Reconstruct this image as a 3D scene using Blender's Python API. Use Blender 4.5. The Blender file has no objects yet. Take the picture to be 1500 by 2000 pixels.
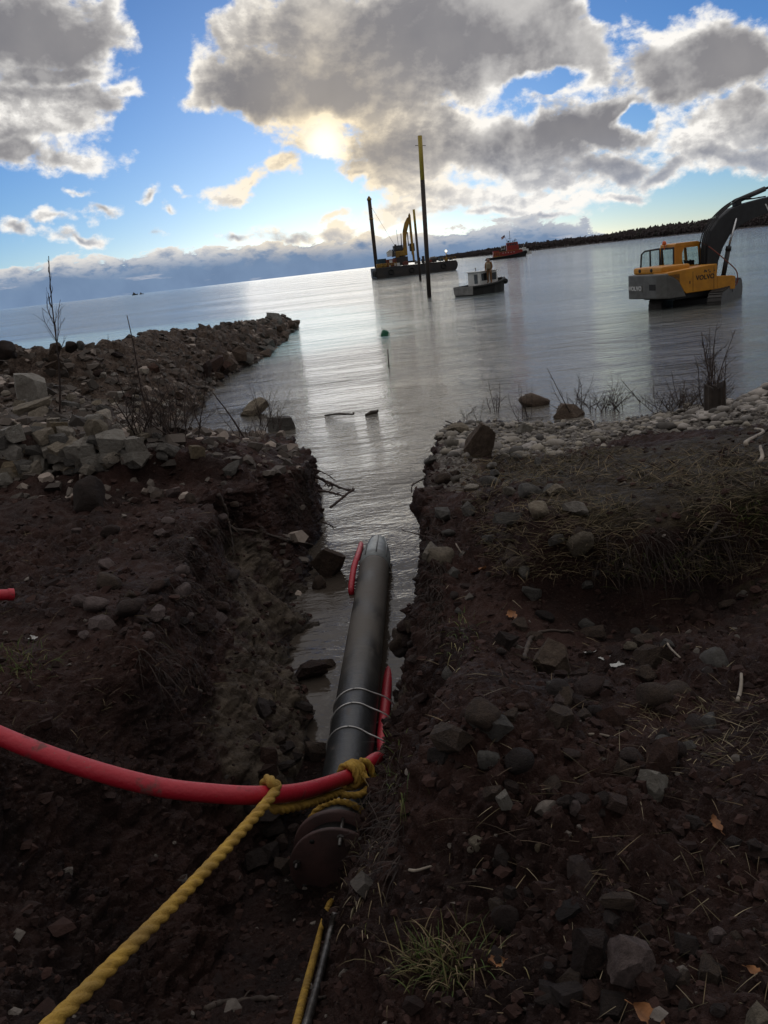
import bpy, bmesh, math, random
import numpy as np
from mathutils import Vector, Matrix, Euler

random.seed(7)
RNG = np.random.default_rng(11)
rad = math.radians
SC = bpy.context.scene
COL = SC.collection

# ------------------------------------------------------------------ camera
H = 3.3
PITCH = math.atan(478.4 / 1618.0)
ROLL = rad(6.53)
_R0 = np.array([1.0, 0, 0]); _U0 = np.array([0, math.sin(PITCH), math.cos(PITCH)])
_F = np.array([0, math.cos(PITCH), -math.sin(PITCH)])
_R = math.cos(ROLL) * _R0 - math.sin(ROLL) * _U0
_U = math.sin(ROLL) * _R0 + math.cos(ROLL) * _U0
cd = bpy.data.cameras.new('camera')
cam = bpy.data.objects.new('camera', cd); COL.objects.link(cam)
M3 = Matrix(((_R[0], _U[0], -_F[0]), (_R[1], _U[1], -_F[1]), (_R[2], _U[2], -_F[2])))
cam.matrix_world = Matrix.Translation((0, 0, H)) @ M3.to_4x4()
cd.sensor_fit = 'AUTO'; cd.sensor_width = 36.0; cd.lens = 1618 * 36 / 2000.0
cd.clip_start = 0.05; cd.clip_end = 40000
SC.camera = cam


def ray(px, py):
    return _F + _R * (px - 750) / 1618.0 - _U * (py - 1000) / 1618.0


def at(px, py, dist):
    """the point seen at that spot of the photograph, dist metres out along world Y"""
    d = ray(px, py); t = dist / d[1]
    return Vector((d[0] * t, dist, H + d[2] * t))


def atz(px, py, z=0.0):
    d = ray(px, py); t = (z - H) / d[2]
    return Vector((d[0] * t, d[1] * t, z))


# ------------------------------------------------------------------ exposure
SC.view_settings.view_transform = 'Standard'
SC.view_settings.look = 'None'
SC.view_settings.exposure = 0.0
SC.view_settings.gamma = 1.0
SC.view_settings.use_curve_mapping = False
SC.cycles.max_bounces = 6
SC.cycles.diffuse_bounces = 1
SC.cycles.glossy_bounces = 3
SC.cycles.transparent_max_bounces = 6
SC.cycles.use_denoising = True
SC.cycles.sample_clamp_indirect = 4.0

# ------------------------------------------------------------------ sun + sky
SUN_AZ, SUN_EL = -1.1, 7.7
sl = bpy.data.lights.new('sun', 'SUN'); sl.energy = 0.08; sl.angle = rad(19); sl.color = (1.0, 0.90, 0.74)
so = bpy.data.objects.new('sun', sl); COL.objects.link(so)
sdir = Vector((math.sin(rad(SUN_AZ)) * math.cos(rad(SUN_EL)), math.cos(rad(SUN_AZ)) * math.cos(rad(SUN_EL)), math.sin(rad(SUN_EL))))
so.rotation_euler = sdir.to_track_quat('Z', 'Y').to_euler()
so.location = (0, 30, 20)

W = bpy.data.worlds.new('World'); SC.world = W; W.use_nodes = True
W.cycles.sampling_method = 'MANUAL'; W.cycles.sample_map_resolution = 512
NT = W.node_tree; NT.nodes.clear()


class NB:
    """small helper to write node trees"""
    def __init__(s, tree): s.t = tree
    def n(s, typ, **kw):
        nd = s.t.nodes.new(typ)
        for k, v in kw.items(): setattr(nd, k, v)
        return nd
    def put(s, sock, v):
        if isinstance(v, bpy.types.NodeSocket): s.t.links.new(v, sock)
        elif v is not None: sock.default_value = v
    def m(s, op, a, b=None, c=None, clamp=False):
        nd = s.n('ShaderNodeMath', operation=op, use_clamp=clamp)
        s.put(nd.inputs[0], a); s.put(nd.inputs[1], b)
        if c is not None: s.put(nd.inputs[2], c)
        return nd.outputs[0]
    def v(s, op, a, b=None, scale=None):
        nd = s.n('ShaderNodeVectorMath', operation=op)
        s.put(nd.inputs[0], a); s.put(nd.inputs[1], b)
        if scale is not None: s.put(nd.inputs['Scale'], scale)
        return nd.outputs['Value'] if op in ('LENGTH', 'DOT_PRODUCT', 'DISTANCE') else nd.outputs[0]
    def noise(s, vec, scale, detail=4, rough=0.5, dist=0.0, out='Fac'):
        nd = s.n('ShaderNodeTexNoise')
        s.put(nd.inputs['Vector'], vec); nd.inputs['Scale'].default_value = scale
        nd.inputs['Detail'].default_value = detail; nd.inputs['Roughness'].default_value = rough
        nd.inputs['Distortion'].default_value = dist
        return nd.outputs[out]
    def smooth(s, x, lo, hi, a=0.0, b=1.0):
        nd = s.n('ShaderNodeMapRange', interpolation_type='SMOOTHSTEP')
        s.put(nd.inputs[0], x); s.put(nd.inputs[1], lo); s.put(nd.inputs[2], hi); s.put(nd.inputs[3], a); s.put(nd.inputs[4], b)
        return nd.outputs[0]
    def mix(s, f, a, b, blend='MIX'):
        nd = s.n('ShaderNodeMix', data_type='RGBA', blend_type=blend)
        s.put(nd.inputs[0], f)
        for sk, v in ((nd.inputs[6], a), (nd.inputs[7], b)):
            if isinstance(v, tuple) and len(v) == 3: v = v + (1,)
            s.put(sk, v)
        return nd.outputs[2]
    def xyz(s, vec):
        nd = s.n('ShaderNodeSeparateXYZ'); s.put(nd.inputs[0], vec); return nd.outputs
    def comb(s, x, y, z=0.0):
        nd = s.n('ShaderNodeCombineXYZ'); s.put(nd.inputs[0], x); s.put(nd.inputs[1], y); s.put(nd.inputs[2], z); return nd.outputs[0]


# cloud masses: azimuth, elevation, half width, half height, tilt (all degrees of sky)
CLOUDS = [(-18.0,14.9,5.7,2.7,-2), (-13.4,15.5,2.4,0.9,10), (-18.5,10.5,4.4,2.3,-3), (-13.6,11.6,2.8,0.9,12), (-15.7,11.0,2.7,1.6,-3),
 (-17.2,12.7,4.2,1.2,0), (-19.6,8.1,3.8,1.3,-4), (-17.1,7.6,2.9,0.7,3), (-5.4,13.8,1.7,1.7,-4), (-7.6,11.5,2.3,1.6,-4), (-3.0,11.1,6.2,2.4,-15),
 (3.6,12.7,10.6,3.9,-7), (9.6,13.3,9.6,2.8,-9), (1.3,9.3,6.4,1.6,-7), (13.5,10.9,5.1,2.4,-4), (-1.0,7.6,2.4,1.4,-6),
 (-6.7,6.0,2.9,0.65,13), (3.5,6.1,4.1,2.2,-7), (6.3,7.6,6.1,2.6,-7), (10.7,6.3,5.3,2.3,-7), (16.0,7.0,4.6,2.0,-8),
 (21.6,9.2,5.2,2.6,-10), (23.9,5.7,3.0,1.7,-9), (7.2,3.7,6.2,1.2,-7), (12.5,4.1,4.2,1.1,-7), (19.3,3.7,3.5,0.9,2), (15.8,4.6,4.6,1.1,-4), (9.0,2.5,5.0,0.55,-4), (12.0,3.0,2.6,0.7,0), (16.4,2.7,2.2,0.55,3), (12.5,1.75,5.5,0.32,3), (22.5,4.2,3.0,.9,-6),
 (21.1,5.0,2.2,1.0,-8), (13.6,2.6,1.9,0.6,-7), (24.7,3.9,1.9,1.0,-8), (20.0,11.1,1.7,0.8,-1), (0.8,5.6,1.7,0.7,-6),
 (-3.6,6.6,1.3,0.7,13), (2.4,3.2,2.4,1.0,-6), (5.0,3.0,3.0,0.8,-6),
 (-12.7,6.0,1.0,0.35,0), (-11.0,4.9,0.8,0.35,-5), (-16.1,4.9,1.3,0.4,0), (-10.2,5.9,0.6,0.3,-5), (-1.6,3.7,0.9,0.28,8),
 (-18.6,4.5,1.0,0.3,-5), (14.6,2.75,1.6,0.5,-2), (-17.0,6.0,.6,.25,0), (-8.0,3.3,1.6,.55,-6), (-4.4,2.9,2.2,.7,-5), (-0.9,2.5,2.0,.7,-6), (-13.0,3.2,1.3,.4,-4), (-17.5,3.5,2.0,.45,-6), (-20.5,3.9,1.4,.5,-5), (3.8,2.6,1.8,.6,-6)]
HOLES = [(12.8,9.6,2.2,0.65,6), (17.6,13.0,1.4,0.9,-20), (18.3,6.9,1.2,0.5,8), (20.5,1.9,5.0,0.6,0), (-0.2,5.0,1.1,0.45,-6), (-10.3,13.5,2.2,3.2,0)]

# where the masses are sunlit white (+) or in their own shade (-): azimuth, elevation, half width, half height, tilt, weight
TONES = [(-12.6,12.0,3.5,1.4,3,0.60), (-18.5,10.4,3.5,1.3,-7,0.50), (-15.5,8.1,3.5,1.3,-17,0.60), (-19.5,6.0,6.4,1.3,-7,0.30), (-12.1,15.5,2.2,1.3,-7,0.60),
 (-8.5,12.1,2.2,1.9,-7,0.55), (-5.4,14.3,1.3,1.9,-7,0.40), (-5.7,6.1,4.8,1.3,8,0.55), (-0.9,7.7,1.9,1.9,-7,0.60), (3.1,8.2,5.4,1.3,3,0.30),
 (0.6,3.9,8.9,2.4,-15,0.55), (10.5,3.7,8.3,1.6,-12,0.40), (20.5,11.4,2.9,1.6,8,0.70), (20.8,5.5,3.5,1.4,-7,0.60), (9.6,9.0,1.9,1.3,-7,0.50),
 (14.9,9.1,1.6,0.8,-7,0.60), (14.6,2.5,2.5,1.0,-7,0.50), (-17.5,14.9,3.5,1.9,-7,-0.15), (-1.8,10.4,6.1,1.9,-17,-0.15), (11.1,12.8,11.2,2.9,-7,-0.12),
 (13.9,6.9,6.4,1.6,-7,-0.12), (23.3,8.7,5.1,2.5,-7,-0.12), (24.6,11.3,1.9,2.2,-7,0.35)]


def cloud_group():
    g = bpy.data.node_groups.new('cloud_density', 'ShaderNodeTree')
    g.interface.new_socket('P', in_out='INPUT', socket_type='NodeSocketVector')
    g.interface.new_socket('Dir', in_out='INPUT', socket_type='NodeSocketVector')
    g.interface.new_socket('D', in_out='OUTPUT', socket_type='NodeSocketFloat')
    g.interface.new_socket('Tone', in_out='OUTPUT', socket_type='NodeSocketFloat')
    b = NB(g)
    gi = b.n('NodeGroupInput'); go = b.n('NodeGroupOutput')
    P, Dr = gi.outputs['P'], gi.outputs['Dir']
    # warp the outline so that no mass keeps its oval
    w1 = b.noise(Dr, 9.0, 2, 0.5, out='Color'); w2 = b.noise(Dr, 34.0, 3, 0.55, out='Color')
    wv = b.v('ADD', b.v('SCALE', b.v('SUBTRACT', w1, (0.5, 0.5, 0.5)), scale=5.5), b.v('SCALE', b.v('SUBTRACT', w2, (0.5, 0.5, 0.5)), scale=2.0))
    wv = b.v('MULTIPLY', wv, (1.0, 0.75, 0.0))
    Q = b.v('ADD', P, wv)
    def mass(c, k=1.0):
        mp = b.n('ShaderNodeMapping', vector_type='TEXTURE')
        b.put(mp.inputs[0], Q)
        mp.inputs['Location'].default_value = (c[0], c[1], 0)
        mp.inputs['Rotation'].default_value = (0, 0, rad(c[4])); mp.inputs['Scale'].default_value = (c[2], c[3], 1)
        w = min(c[2], c[3]) ** 0.55 / 2.6 * k
        return b.m('MULTIPLY_ADD', b.v('LENGTH', mp.outputs[0]), -w, w)
    acc = None
    for c in CLOUDS:
        d = mass(c)
        acc = d if acc is None else b.m('SMOOTH_MAX', acc, d, 0.10)
    for c in HOLES:
        d = mass(c, 1.4)
        acc = b.m('SMOOTH_MIN', acc, b.m('MULTIPLY', d, -1.0), 0.06)
    # overcast cover for the rest of the sky, overhead and behind
    s = b.xyz(P)
    away = b.m('MAXIMUM', b.smooth(b.m('ABSOLUTE', s[0]), 27.0, 50.0), b.smooth(s[1], 15.5, 24.0))
    cover = b.m('MULTIPLY_ADD', b.noise(Dr, 3.5, 4, 0.5), 1.6, -0.42)
    acc = b.m('ADD', b.m('MULTIPLY', acc, b.m('SUBTRACT', 1.0, away)), b.m('MULTIPLY', cover, away))
    b.put(go.inputs[0], acc)
    tone = None
    for c in TONES:
        mp = b.n('ShaderNodeMapping', vector_type='TEXTURE')
        b.put(mp.inputs[0], Q)
        mp.inputs['Location'].default_value = (c[0], c[1], 0)
        mp.inputs['Rotation'].default_value = (0, 0, rad(c[4])); mp.inputs['Scale'].default_value = (c[2], c[3], 1)
        t = b.smooth(b.v('LENGTH', mp.outputs[0]), 1.15, 0.15, 0.0, c[5])
        tone = t if tone is None else b.m('ADD', tone, t)
    b.put(go.inputs[1], tone)
    return g


def billow(b, Dr):
    st = b.v('MULTIPLY', Dr, (1.0, 1.0, 1.5))
    n1 = b.noise(st, 20.0, 8, 0.64, 0.15)
    n2 = b.noise(st, 62.0, 3, 0.55, 0.0)
    return b.m('ADD', b.m('MULTIPLY', b.m('SUBTRACT', n1, 0.5), 0.85), b.m('MULTIPLY', b.m('SUBTRACT', n2, 0.5), 0.26))


def build_world():
    b = NB(NT)
    out = b.n('ShaderNodeOutputWorld')
    tc = b.n('ShaderNodeTexCoord')
    d = b.v('NORMALIZE', tc.outputs['Generated'])
    s = b.xyz(d)
    az = b.m('MULTIPLY', b.m('ARCTAN2', s[0], s[1]), 180 / math.pi)
    el = b.m('MULTIPLY', b.m('ARCSINE', s[2]), 180 / math.pi)
    P = b.comb(az, el, 0.0)
    grp = cloud_group()
    nd = b.n('ShaderNodeGroup'); nd.node_tree = grp
    b.put(nd.inputs[0], P); b.put(nd.inputs[1], d)
    n_here = billow(b, d)
    D = b.m('ADD', nd.outputs[0], n_here)
    Dt = b.m('MULTIPLY_ADD', n_here, 0.6, nd.outputs[0])
    # the same field a little nearer to the sun: gives each cloud its lit and its shaded side
    SP = (SUN_AZ, SUN_EL + 9.0, 0)
    to_sun = b.v('NORMALIZE', b.v('SUBTRACT', SP, P))
    P2 = b.v('ADD', P, b.v('SCALE', to_sun, scale=0.55))
    s2 = b.xyz(P2)
    ca = b.m('COSINE', b.m('MULTIPLY', s2[1], math.pi / 180)); se = b.m('SINE', b.m('MULTIPLY', s2[1], math.pi / 180))
    a2 = b.m('MULTIPLY', s2[0], math.pi / 180)
    d2 = b.comb(b.m('MULTIPLY', b.m('SINE', a2), ca), b.m('MULTIPLY', b.m('COSINE', a2), ca), se)
    n_sun = billow(b, d2)
    alpha = b.smooth(D, -0.05, 0.19)
    thick = b.smooth(Dt, 0.0, 0.30)
    lit = b.smooth(b.m('SUBTRACT', n_here, n_sun), -0.10, 0.16)
    sund = b.v('DISTANCE', P, (SUN_AZ, SUN_EL, 0))
    near = b.smooth(sund, 12.0, 1.0)
    core = b.smooth(sund, 2.0, 0.3)
    low = b.smooth(el, 7.0, 1.0)
    bright = b.mix(near, (1.0, 0.97, 0.92), (1.05, 0.89, 0.64))
    shade = b.mix(b.noise(d, 14.0, 4, 0.5), (0.160, 0.162, 0.188), (0.345, 0.330, 0.330))
    shade = b.mix(b.m('MULTIPLY', low, 0.65), shade, (0.34, 0.40, 0.52))
    thin = b.m('SUBTRACT', 1.0, thick)
    f = b.m('ADD', b.m('MULTIPLY', thin, b.m('MULTIPLY_ADD', lit, 0.75, 0.45)), b.m('MULTIPLY', lit, 0.14))
    mot = b.smooth(b.noise(d, 11.0, 5, 0.55), 0.46, 0.70, 0.0, 0.34)
    tone = b.m('MULTIPLY', nd.outputs[1], b.m('MULTIPLY_ADD', lit, 0.7, 0.65))
    f = b.m('MULTIPLY', b.m('ADD', b.m('ADD', f, mot), tone), 1.3, clamp=True)
    f = b.m('MINIMUM', b.m('MAXIMUM', f, b.m('MULTIPLY', core, 1.0)), 1.0)
    ccol = b.mix(f, shade, bright)
    glow = b.m('MULTIPLY', b.m('MULTIPLY', near, near), 0.13)
    ccol = b.mix(glow, ccol, (1.0, 0.82, 0.55))
    ccol = b.mix(core, ccol, (1.35, 1.24, 1.0))
    # the far low bank of cloud along the horizon
    bk = b.noise(b.v('MULTIPLY', d, (1, 1, 2.2)), 26.0, 7, 0.6, 0.2)
    top = b.m('ADD', b.m('MULTIPLY', b.m('SUBTRACT', bk, 0.5), 3.4), b.smooth(az, -14.0, 8.0, 2.6, 1.9))
    right = b.smooth(az, 11.0, 23.0, 0.0, 3.2)
    up = b.m('SUBTRACT', b.m('SUBTRACT', top, right), el)
    bank_a = b.smooth(up, 0.0, 0.35)
    rim = b.m('MULTIPLY', b.smooth(up, 1.5, 0.05), b.smooth(az, 20.0, 2.0, 0.35, 1.0))
    streak = b.smooth(b.noise(b.v('MULTIPLY', d, (1, 1, 9.0)), 14.0, 5, 0.6), 0.60, 0.72)
    bcol = b.mix(b.noise(d, 30.0, 4, 0.5), (0.13, 0.20, 0.33), (0.23, 0.33, 0.49))
    bcol = b.mix(b.m('MULTIPLY', rim, b.smooth(bk, 0.34, 0.56)), bcol, b.mix(near, (0.86, 0.82, 0.76), (1.0, 0.82, 0.55)))
    bcol = b.mix(b.m('MULTIPLY', streak, 0.55), bcol, (0.62, 0.62, 0.66))
    bank_a = b.m('MULTIPLY', bank_a, b.smooth(az, 30.0, 20.0))
    bank_a = b.m('MULTIPLY', bank_a, b.smooth(az, -60.0, -30.0))
    col = b.mix(bank_a, ccol, bcol)
    alpha_all = b.m('MAXIMUM', alpha, bank_a)
    # unseen cloud dimmed behind the camera and brightened overhead to shape the light
    col = b.v('SCALE', col, scale=b.smooth(b.m('ABSOLUTE', az), 60.0, 120.0, 1.0, 0.5))
    col = b.v('SCALE', col, scale=b.smooth(el, 17.0, 42.0, 1.0, 2.1))
    # clear air
    sky = b.n('ShaderNodeTexSky', sky_type='NISHITA')
    sky.sun_disc = False; sky.sun_elevation = rad(SUN_EL); sky.sun_rotation = rad(SUN_AZ)
    sky.air_density = 0.7; sky.dust_density = 0.15; sky.ozone_density = 4.0
    tint = b.mix(b.smooth(el, 1.0, 13.0), (1.0, 1.06, 1.14), (0.90, 1.05, 1.22))
    skyc = b.mix(1.0, sky.outputs[0], tint, 'MULTIPLY')
    bg1 = b.n('ShaderNodeBackground'); b.put(bg1.inputs[0], skyc); bg1.inputs[1].default_value = 0.088
    bg2 = b.n('ShaderNodeBackground'); b.put(bg2.inputs[0], col); bg2.inputs[1].default_value = 1.0
    mx = b.n('ShaderNodeMixShader'); b.put(mx.inputs[0], alpha_all)
    NT.links.new(bg1.outputs[0], mx.inputs[1]); NT.links.new(bg2.outputs[0], mx.inputs[2])
    NT.links.new(mx.outputs[0], out.inputs[0])


build_world()
# ------------------------------------------------------------------ materials
def mat(name, c1, c2=None, scale=3.0, rough=0.7, bump=0.0, bscale=20.0, metal=0.0, rand=0.0, detail=5, spec=0.5, coord='Object', lo=0.35, hi=0.65):
    m = bpy.data.materials.new(name); m.use_nodes = True
    b = NB(m.node_tree); p = m.node_tree.nodes['Principled BSDF']
    tc = b.n('ShaderNodeTexCoord').outputs[coord]
    if c2 is None: c2 = tuple(x * 0.7 for x in c1)
    f = b.smooth(b.noise(tc, scale, detail, 0.6), lo, hi)
    col = b.mix(f, c2, c1)
    if rand:
        oi = b.n('ShaderNodeObjectInfo').outputs['Random']
        hs = b.n('ShaderNodeHueSaturation'); b.put(hs.inputs['Color'], col)
        b.put(hs.inputs['Value'], b.m('MULTIPLY_ADD', oi, 2 * rand, 1 - rand))
        r2 = b.m('FRACT', b.m('MULTIPLY', oi, 17.3))
        b.put(hs.inputs['Saturation'], b.m('MULTIPLY_ADD', r2, 0.9, 0.5))
        col = hs.outputs[0]
    b.put(p.inputs['Base Color'], col)
    p.inputs['Roughness'].default_value = rough; p.inputs['Metallic'].default_value = metal
    p.inputs['Specular IOR Level'].default_value = spec
    if bump:
        bp = b.n('ShaderNodeBump'); bp.inputs['Strength'].default_value = 1.0; bp.inputs['Distance'].default_value = bump
        b.put(bp.inputs['Height'], b.noise(tc, bscale, 6, 0.65)); b.put(p.inputs['Normal'], bp.outputs[0])
    return m


def ground_material():
    m = bpy.data.materials.new('earth'); m.use_nodes = True
    b = NB(m.node_tree); p = m.node_tree.nodes['Principled BSDF']
    pos = b.n('ShaderNodeNewGeometry').outputs['Position']
    at_ = b.n('ShaderNodeAttribute', attribute_name='zone')
    z = b.n('ShaderNodeSeparateColor'); b.put(z.inputs[0], at_.outputs['Color'])
    soil = b.mix(b.smooth(b.noise(pos, 1.6, 6, 0.6), 0.3, 0.7), (0.020, 0.0088, 0.0068), (0.064, 0.0290, 0.0215))
    soil = b.mix(b.smooth(b.noise(pos, 34.0, 4, 0.7), 0.56, 0.74), soil, (0.105, 0.072, 0.058))
    soil = b.mix(b.smooth(b.noise(pos, 90.0, 3, 0.7), 0.64, 0.72, 0, 0.8), soil, (0.17, 0.135, 0.115))
    clay = b.mix(b.smooth(b.noise(pos, 5.0, 5, 0.6), 0.3, 0.7), (0.060, 0.044, 0.032), (0.185, 0.145, 0.105))
    vor = b.n('ShaderNodeTexVoronoi'); b.put(vor.inputs['Vector'], pos); vor.inputs['Scale'].default_value = 19.0
    vc = b.n('ShaderNodeSeparateColor'); b.put(vc.inputs[0], vor.outputs['Color'])
    grav = b.mix(vc.outputs[0], (0.07, 0.055, 0.046), (0.30, 0.27, 0.235))
    grass = b.mix(b.smooth(b.noise(pos, 9.0, 6, 0.7), 0.35, 0.65), (0.026, 0.018, 0.011), (0.072, 0.051, 0.029))
    rub = b.mix(vc.outputs[1], (0.058, 0.038, 0.028), (0.140, 0.100, 0.075))
    brk = b.noise(pos, 3.3, 5, 0.65)
    def zone(ch): return b.smooth(b.m('ADD', ch, b.m('MULTIPLY', b.m('SUBTRACT', brk, 0.5), 1.1)), 0.40, 0.62)
    col = b.mix(zone(z.outputs[1]), soil, grass)
    col = b.mix(zone(z.outputs[2]), col, clay)
    col = b.mix(zone(at_.outputs['Alpha']), col, rub)
    col = b.mix(zone(z.outputs[0]), col, grav)
    sp = b.xyz(pos)
    wet = b.smooth(b.m('ADD', sp[2], b.m('MULTIPLY', b.m('SUBTRACT', brk, 0.5), 0.12)), 0.03, 0.16)
    col = b.mix(wet, b.mix(0.55, col, (0.0, 0.0, 0.0)), col)
    b.put(p.inputs['Base Color'], col)
    b.put(p.inputs['Roughness'], b.m('MULTIPLY_ADD', wet, 0.30, b.smooth(b.noise(pos, 8.0, 4, 0.6), 0.35, 0.65, 0.34, 0.62)))
    p.inputs['Specular IOR Level'].default_value = 0.24
    h = b.m('ADD', b.m('MULTIPLY', b.noise(pos, 26.0, 7, 0.7), 0.075), b.m('MULTIPLY', b.noise(pos, 95.0, 4, 0.7), 0.022))
    h = b.m('SUBTRACT', h, b.m('MULTIPLY', b.m('MULTIPLY', vor.outputs['Distance'], 0.035), b.m('MAXIMUM', z.outputs[0], at_.outputs['Alpha'])))
    bp = b.n('ShaderNodeBump'); bp.inputs['Strength'].default_value = 1.0; bp.inputs['Distance'].default_value = 1.0
    b.put(bp.inputs['Height'], h); b.put(p.inputs['Normal'], bp.outputs[0])
    return m


def water_material():
    m = bpy.data.materials.new('lake_water'); m.use_nodes = True
    b = NB(m.node_tree); p = m.node_tree.nodes['Principled BSDF']
    pos = b.n('ShaderNodeNewGeometry').outputs['Position']
    s = b.xyz(pos)
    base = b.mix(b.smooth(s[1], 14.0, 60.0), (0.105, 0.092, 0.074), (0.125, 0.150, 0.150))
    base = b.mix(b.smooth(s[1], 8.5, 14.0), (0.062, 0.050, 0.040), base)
    # pale clouded shallows on both sides of the spit
    n = b.noise(b.v('MULTIPLY', pos, (0.045, 0.03, 0)), 1.0, 4, 0.55)
    band = b.m('MULTIPLY', b.smooth(s[1], 24.0, 44.0), b.smooth(s[1], 105.0, 70.0))
    band = b.m('MULTIPLY', band, b.smooth(s[0], 9.0, -5.0))
    milky = b.smooth(b.m('ADD', band, b.m('MULTIPLY', b.m('SUBTRACT', n, 0.5), 0.9)), 0.35, 0.9)
    base = b.mix(milky, base, (0.44, 0.67, 0.69))
    near = b.m('MULTIPLY', b.smooth(s[1], 30.0, 16.0), b.smooth(s[0], 3.0, 9.0))
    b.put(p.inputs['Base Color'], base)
    p.inputs['IOR'].default_value = 1.333
    p.inputs['Roughness'].default_value = 0.06
    q = b.v('ADD', pos, b.v('SCALE', b.noise(pos, 0.35, 2, 0.5, out='Color'), scale=0.9))
    w1 = b.noise(b.v('MULTIPLY', q, (0.32, 1.0, 1)), 0.75, 3, 0.5)
    w2 = b.noise(b.v('MULTIPLY', q, (0.50, 1.25, 1)), 2.7, 4, 0.55)
    w3 = b.noise(b.v('MULTIPLY', q, (0.8, 1.5, 1)), 11.0, 3, 0.55)
    wa = b.noise(b.v('MULTIPLY', q, (0.10, 0.34, 1)), 1.0, 3, 0.55)
    wb = b.noise(b.v('MULTIPLY', q, (0.022, 0.085, 1)), 1.0, 3, 0.55)
    calm = b.smooth(s[1], 6.0, 16.0, 0.35, 1.0)
    patch = b.smooth(b.noise(b.v('MULTIPLY', pos, (0.02, 0.045, 0)), 1.0, 3, 0.5), 0.35, 0.65, 0.65, 1.25)
    h = b.m('ADD', b.m('ADD', b.m('MULTIPLY', w1, 0.12), b.m('ADD', b.m('MULTIPLY', wa, 0.30), b.m('MULTIPLY', wb, 0.60))), b.m('ADD', b.m('MULTIPLY', w2, 0.080), b.m('MULTIPLY', w3, 0.026)))
    h = b.m('MULTIPLY', h, b.m('MULTIPLY', b.m('MULTIPLY', calm, patch), b.smooth(s[1], 50.0, 320.0, 1.0, 1.7)))
    bp = b.n('ShaderNodeBump'); bp.inputs['Strength'].default_value = 1.0; bp.inputs['Distance'].default_value = 1.0
    b.put(bp.inputs['Height'], h); b.put(p.inputs['Normal'], bp.outputs[0])
    return m


# ------------------------------------------------------------------ naming helpers
def tag(o, label=None, cat=None, group=None, kind=None):
    if label: o['label'] = label
    if cat: o['category'] = cat
    if group: o['group'] = group
    if kind: o['kind'] = kind
    return o


def empty(name, loc, rz=0.0, label=None, cat=None, group=None):
    o = bpy.data.objects.new(name, None); COL.objects.link(o)
    o.location = loc; o.rotation_euler = (0, 0, rz); o.empty_display_size = 0.2
    return tag(o, label, cat, group)


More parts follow.
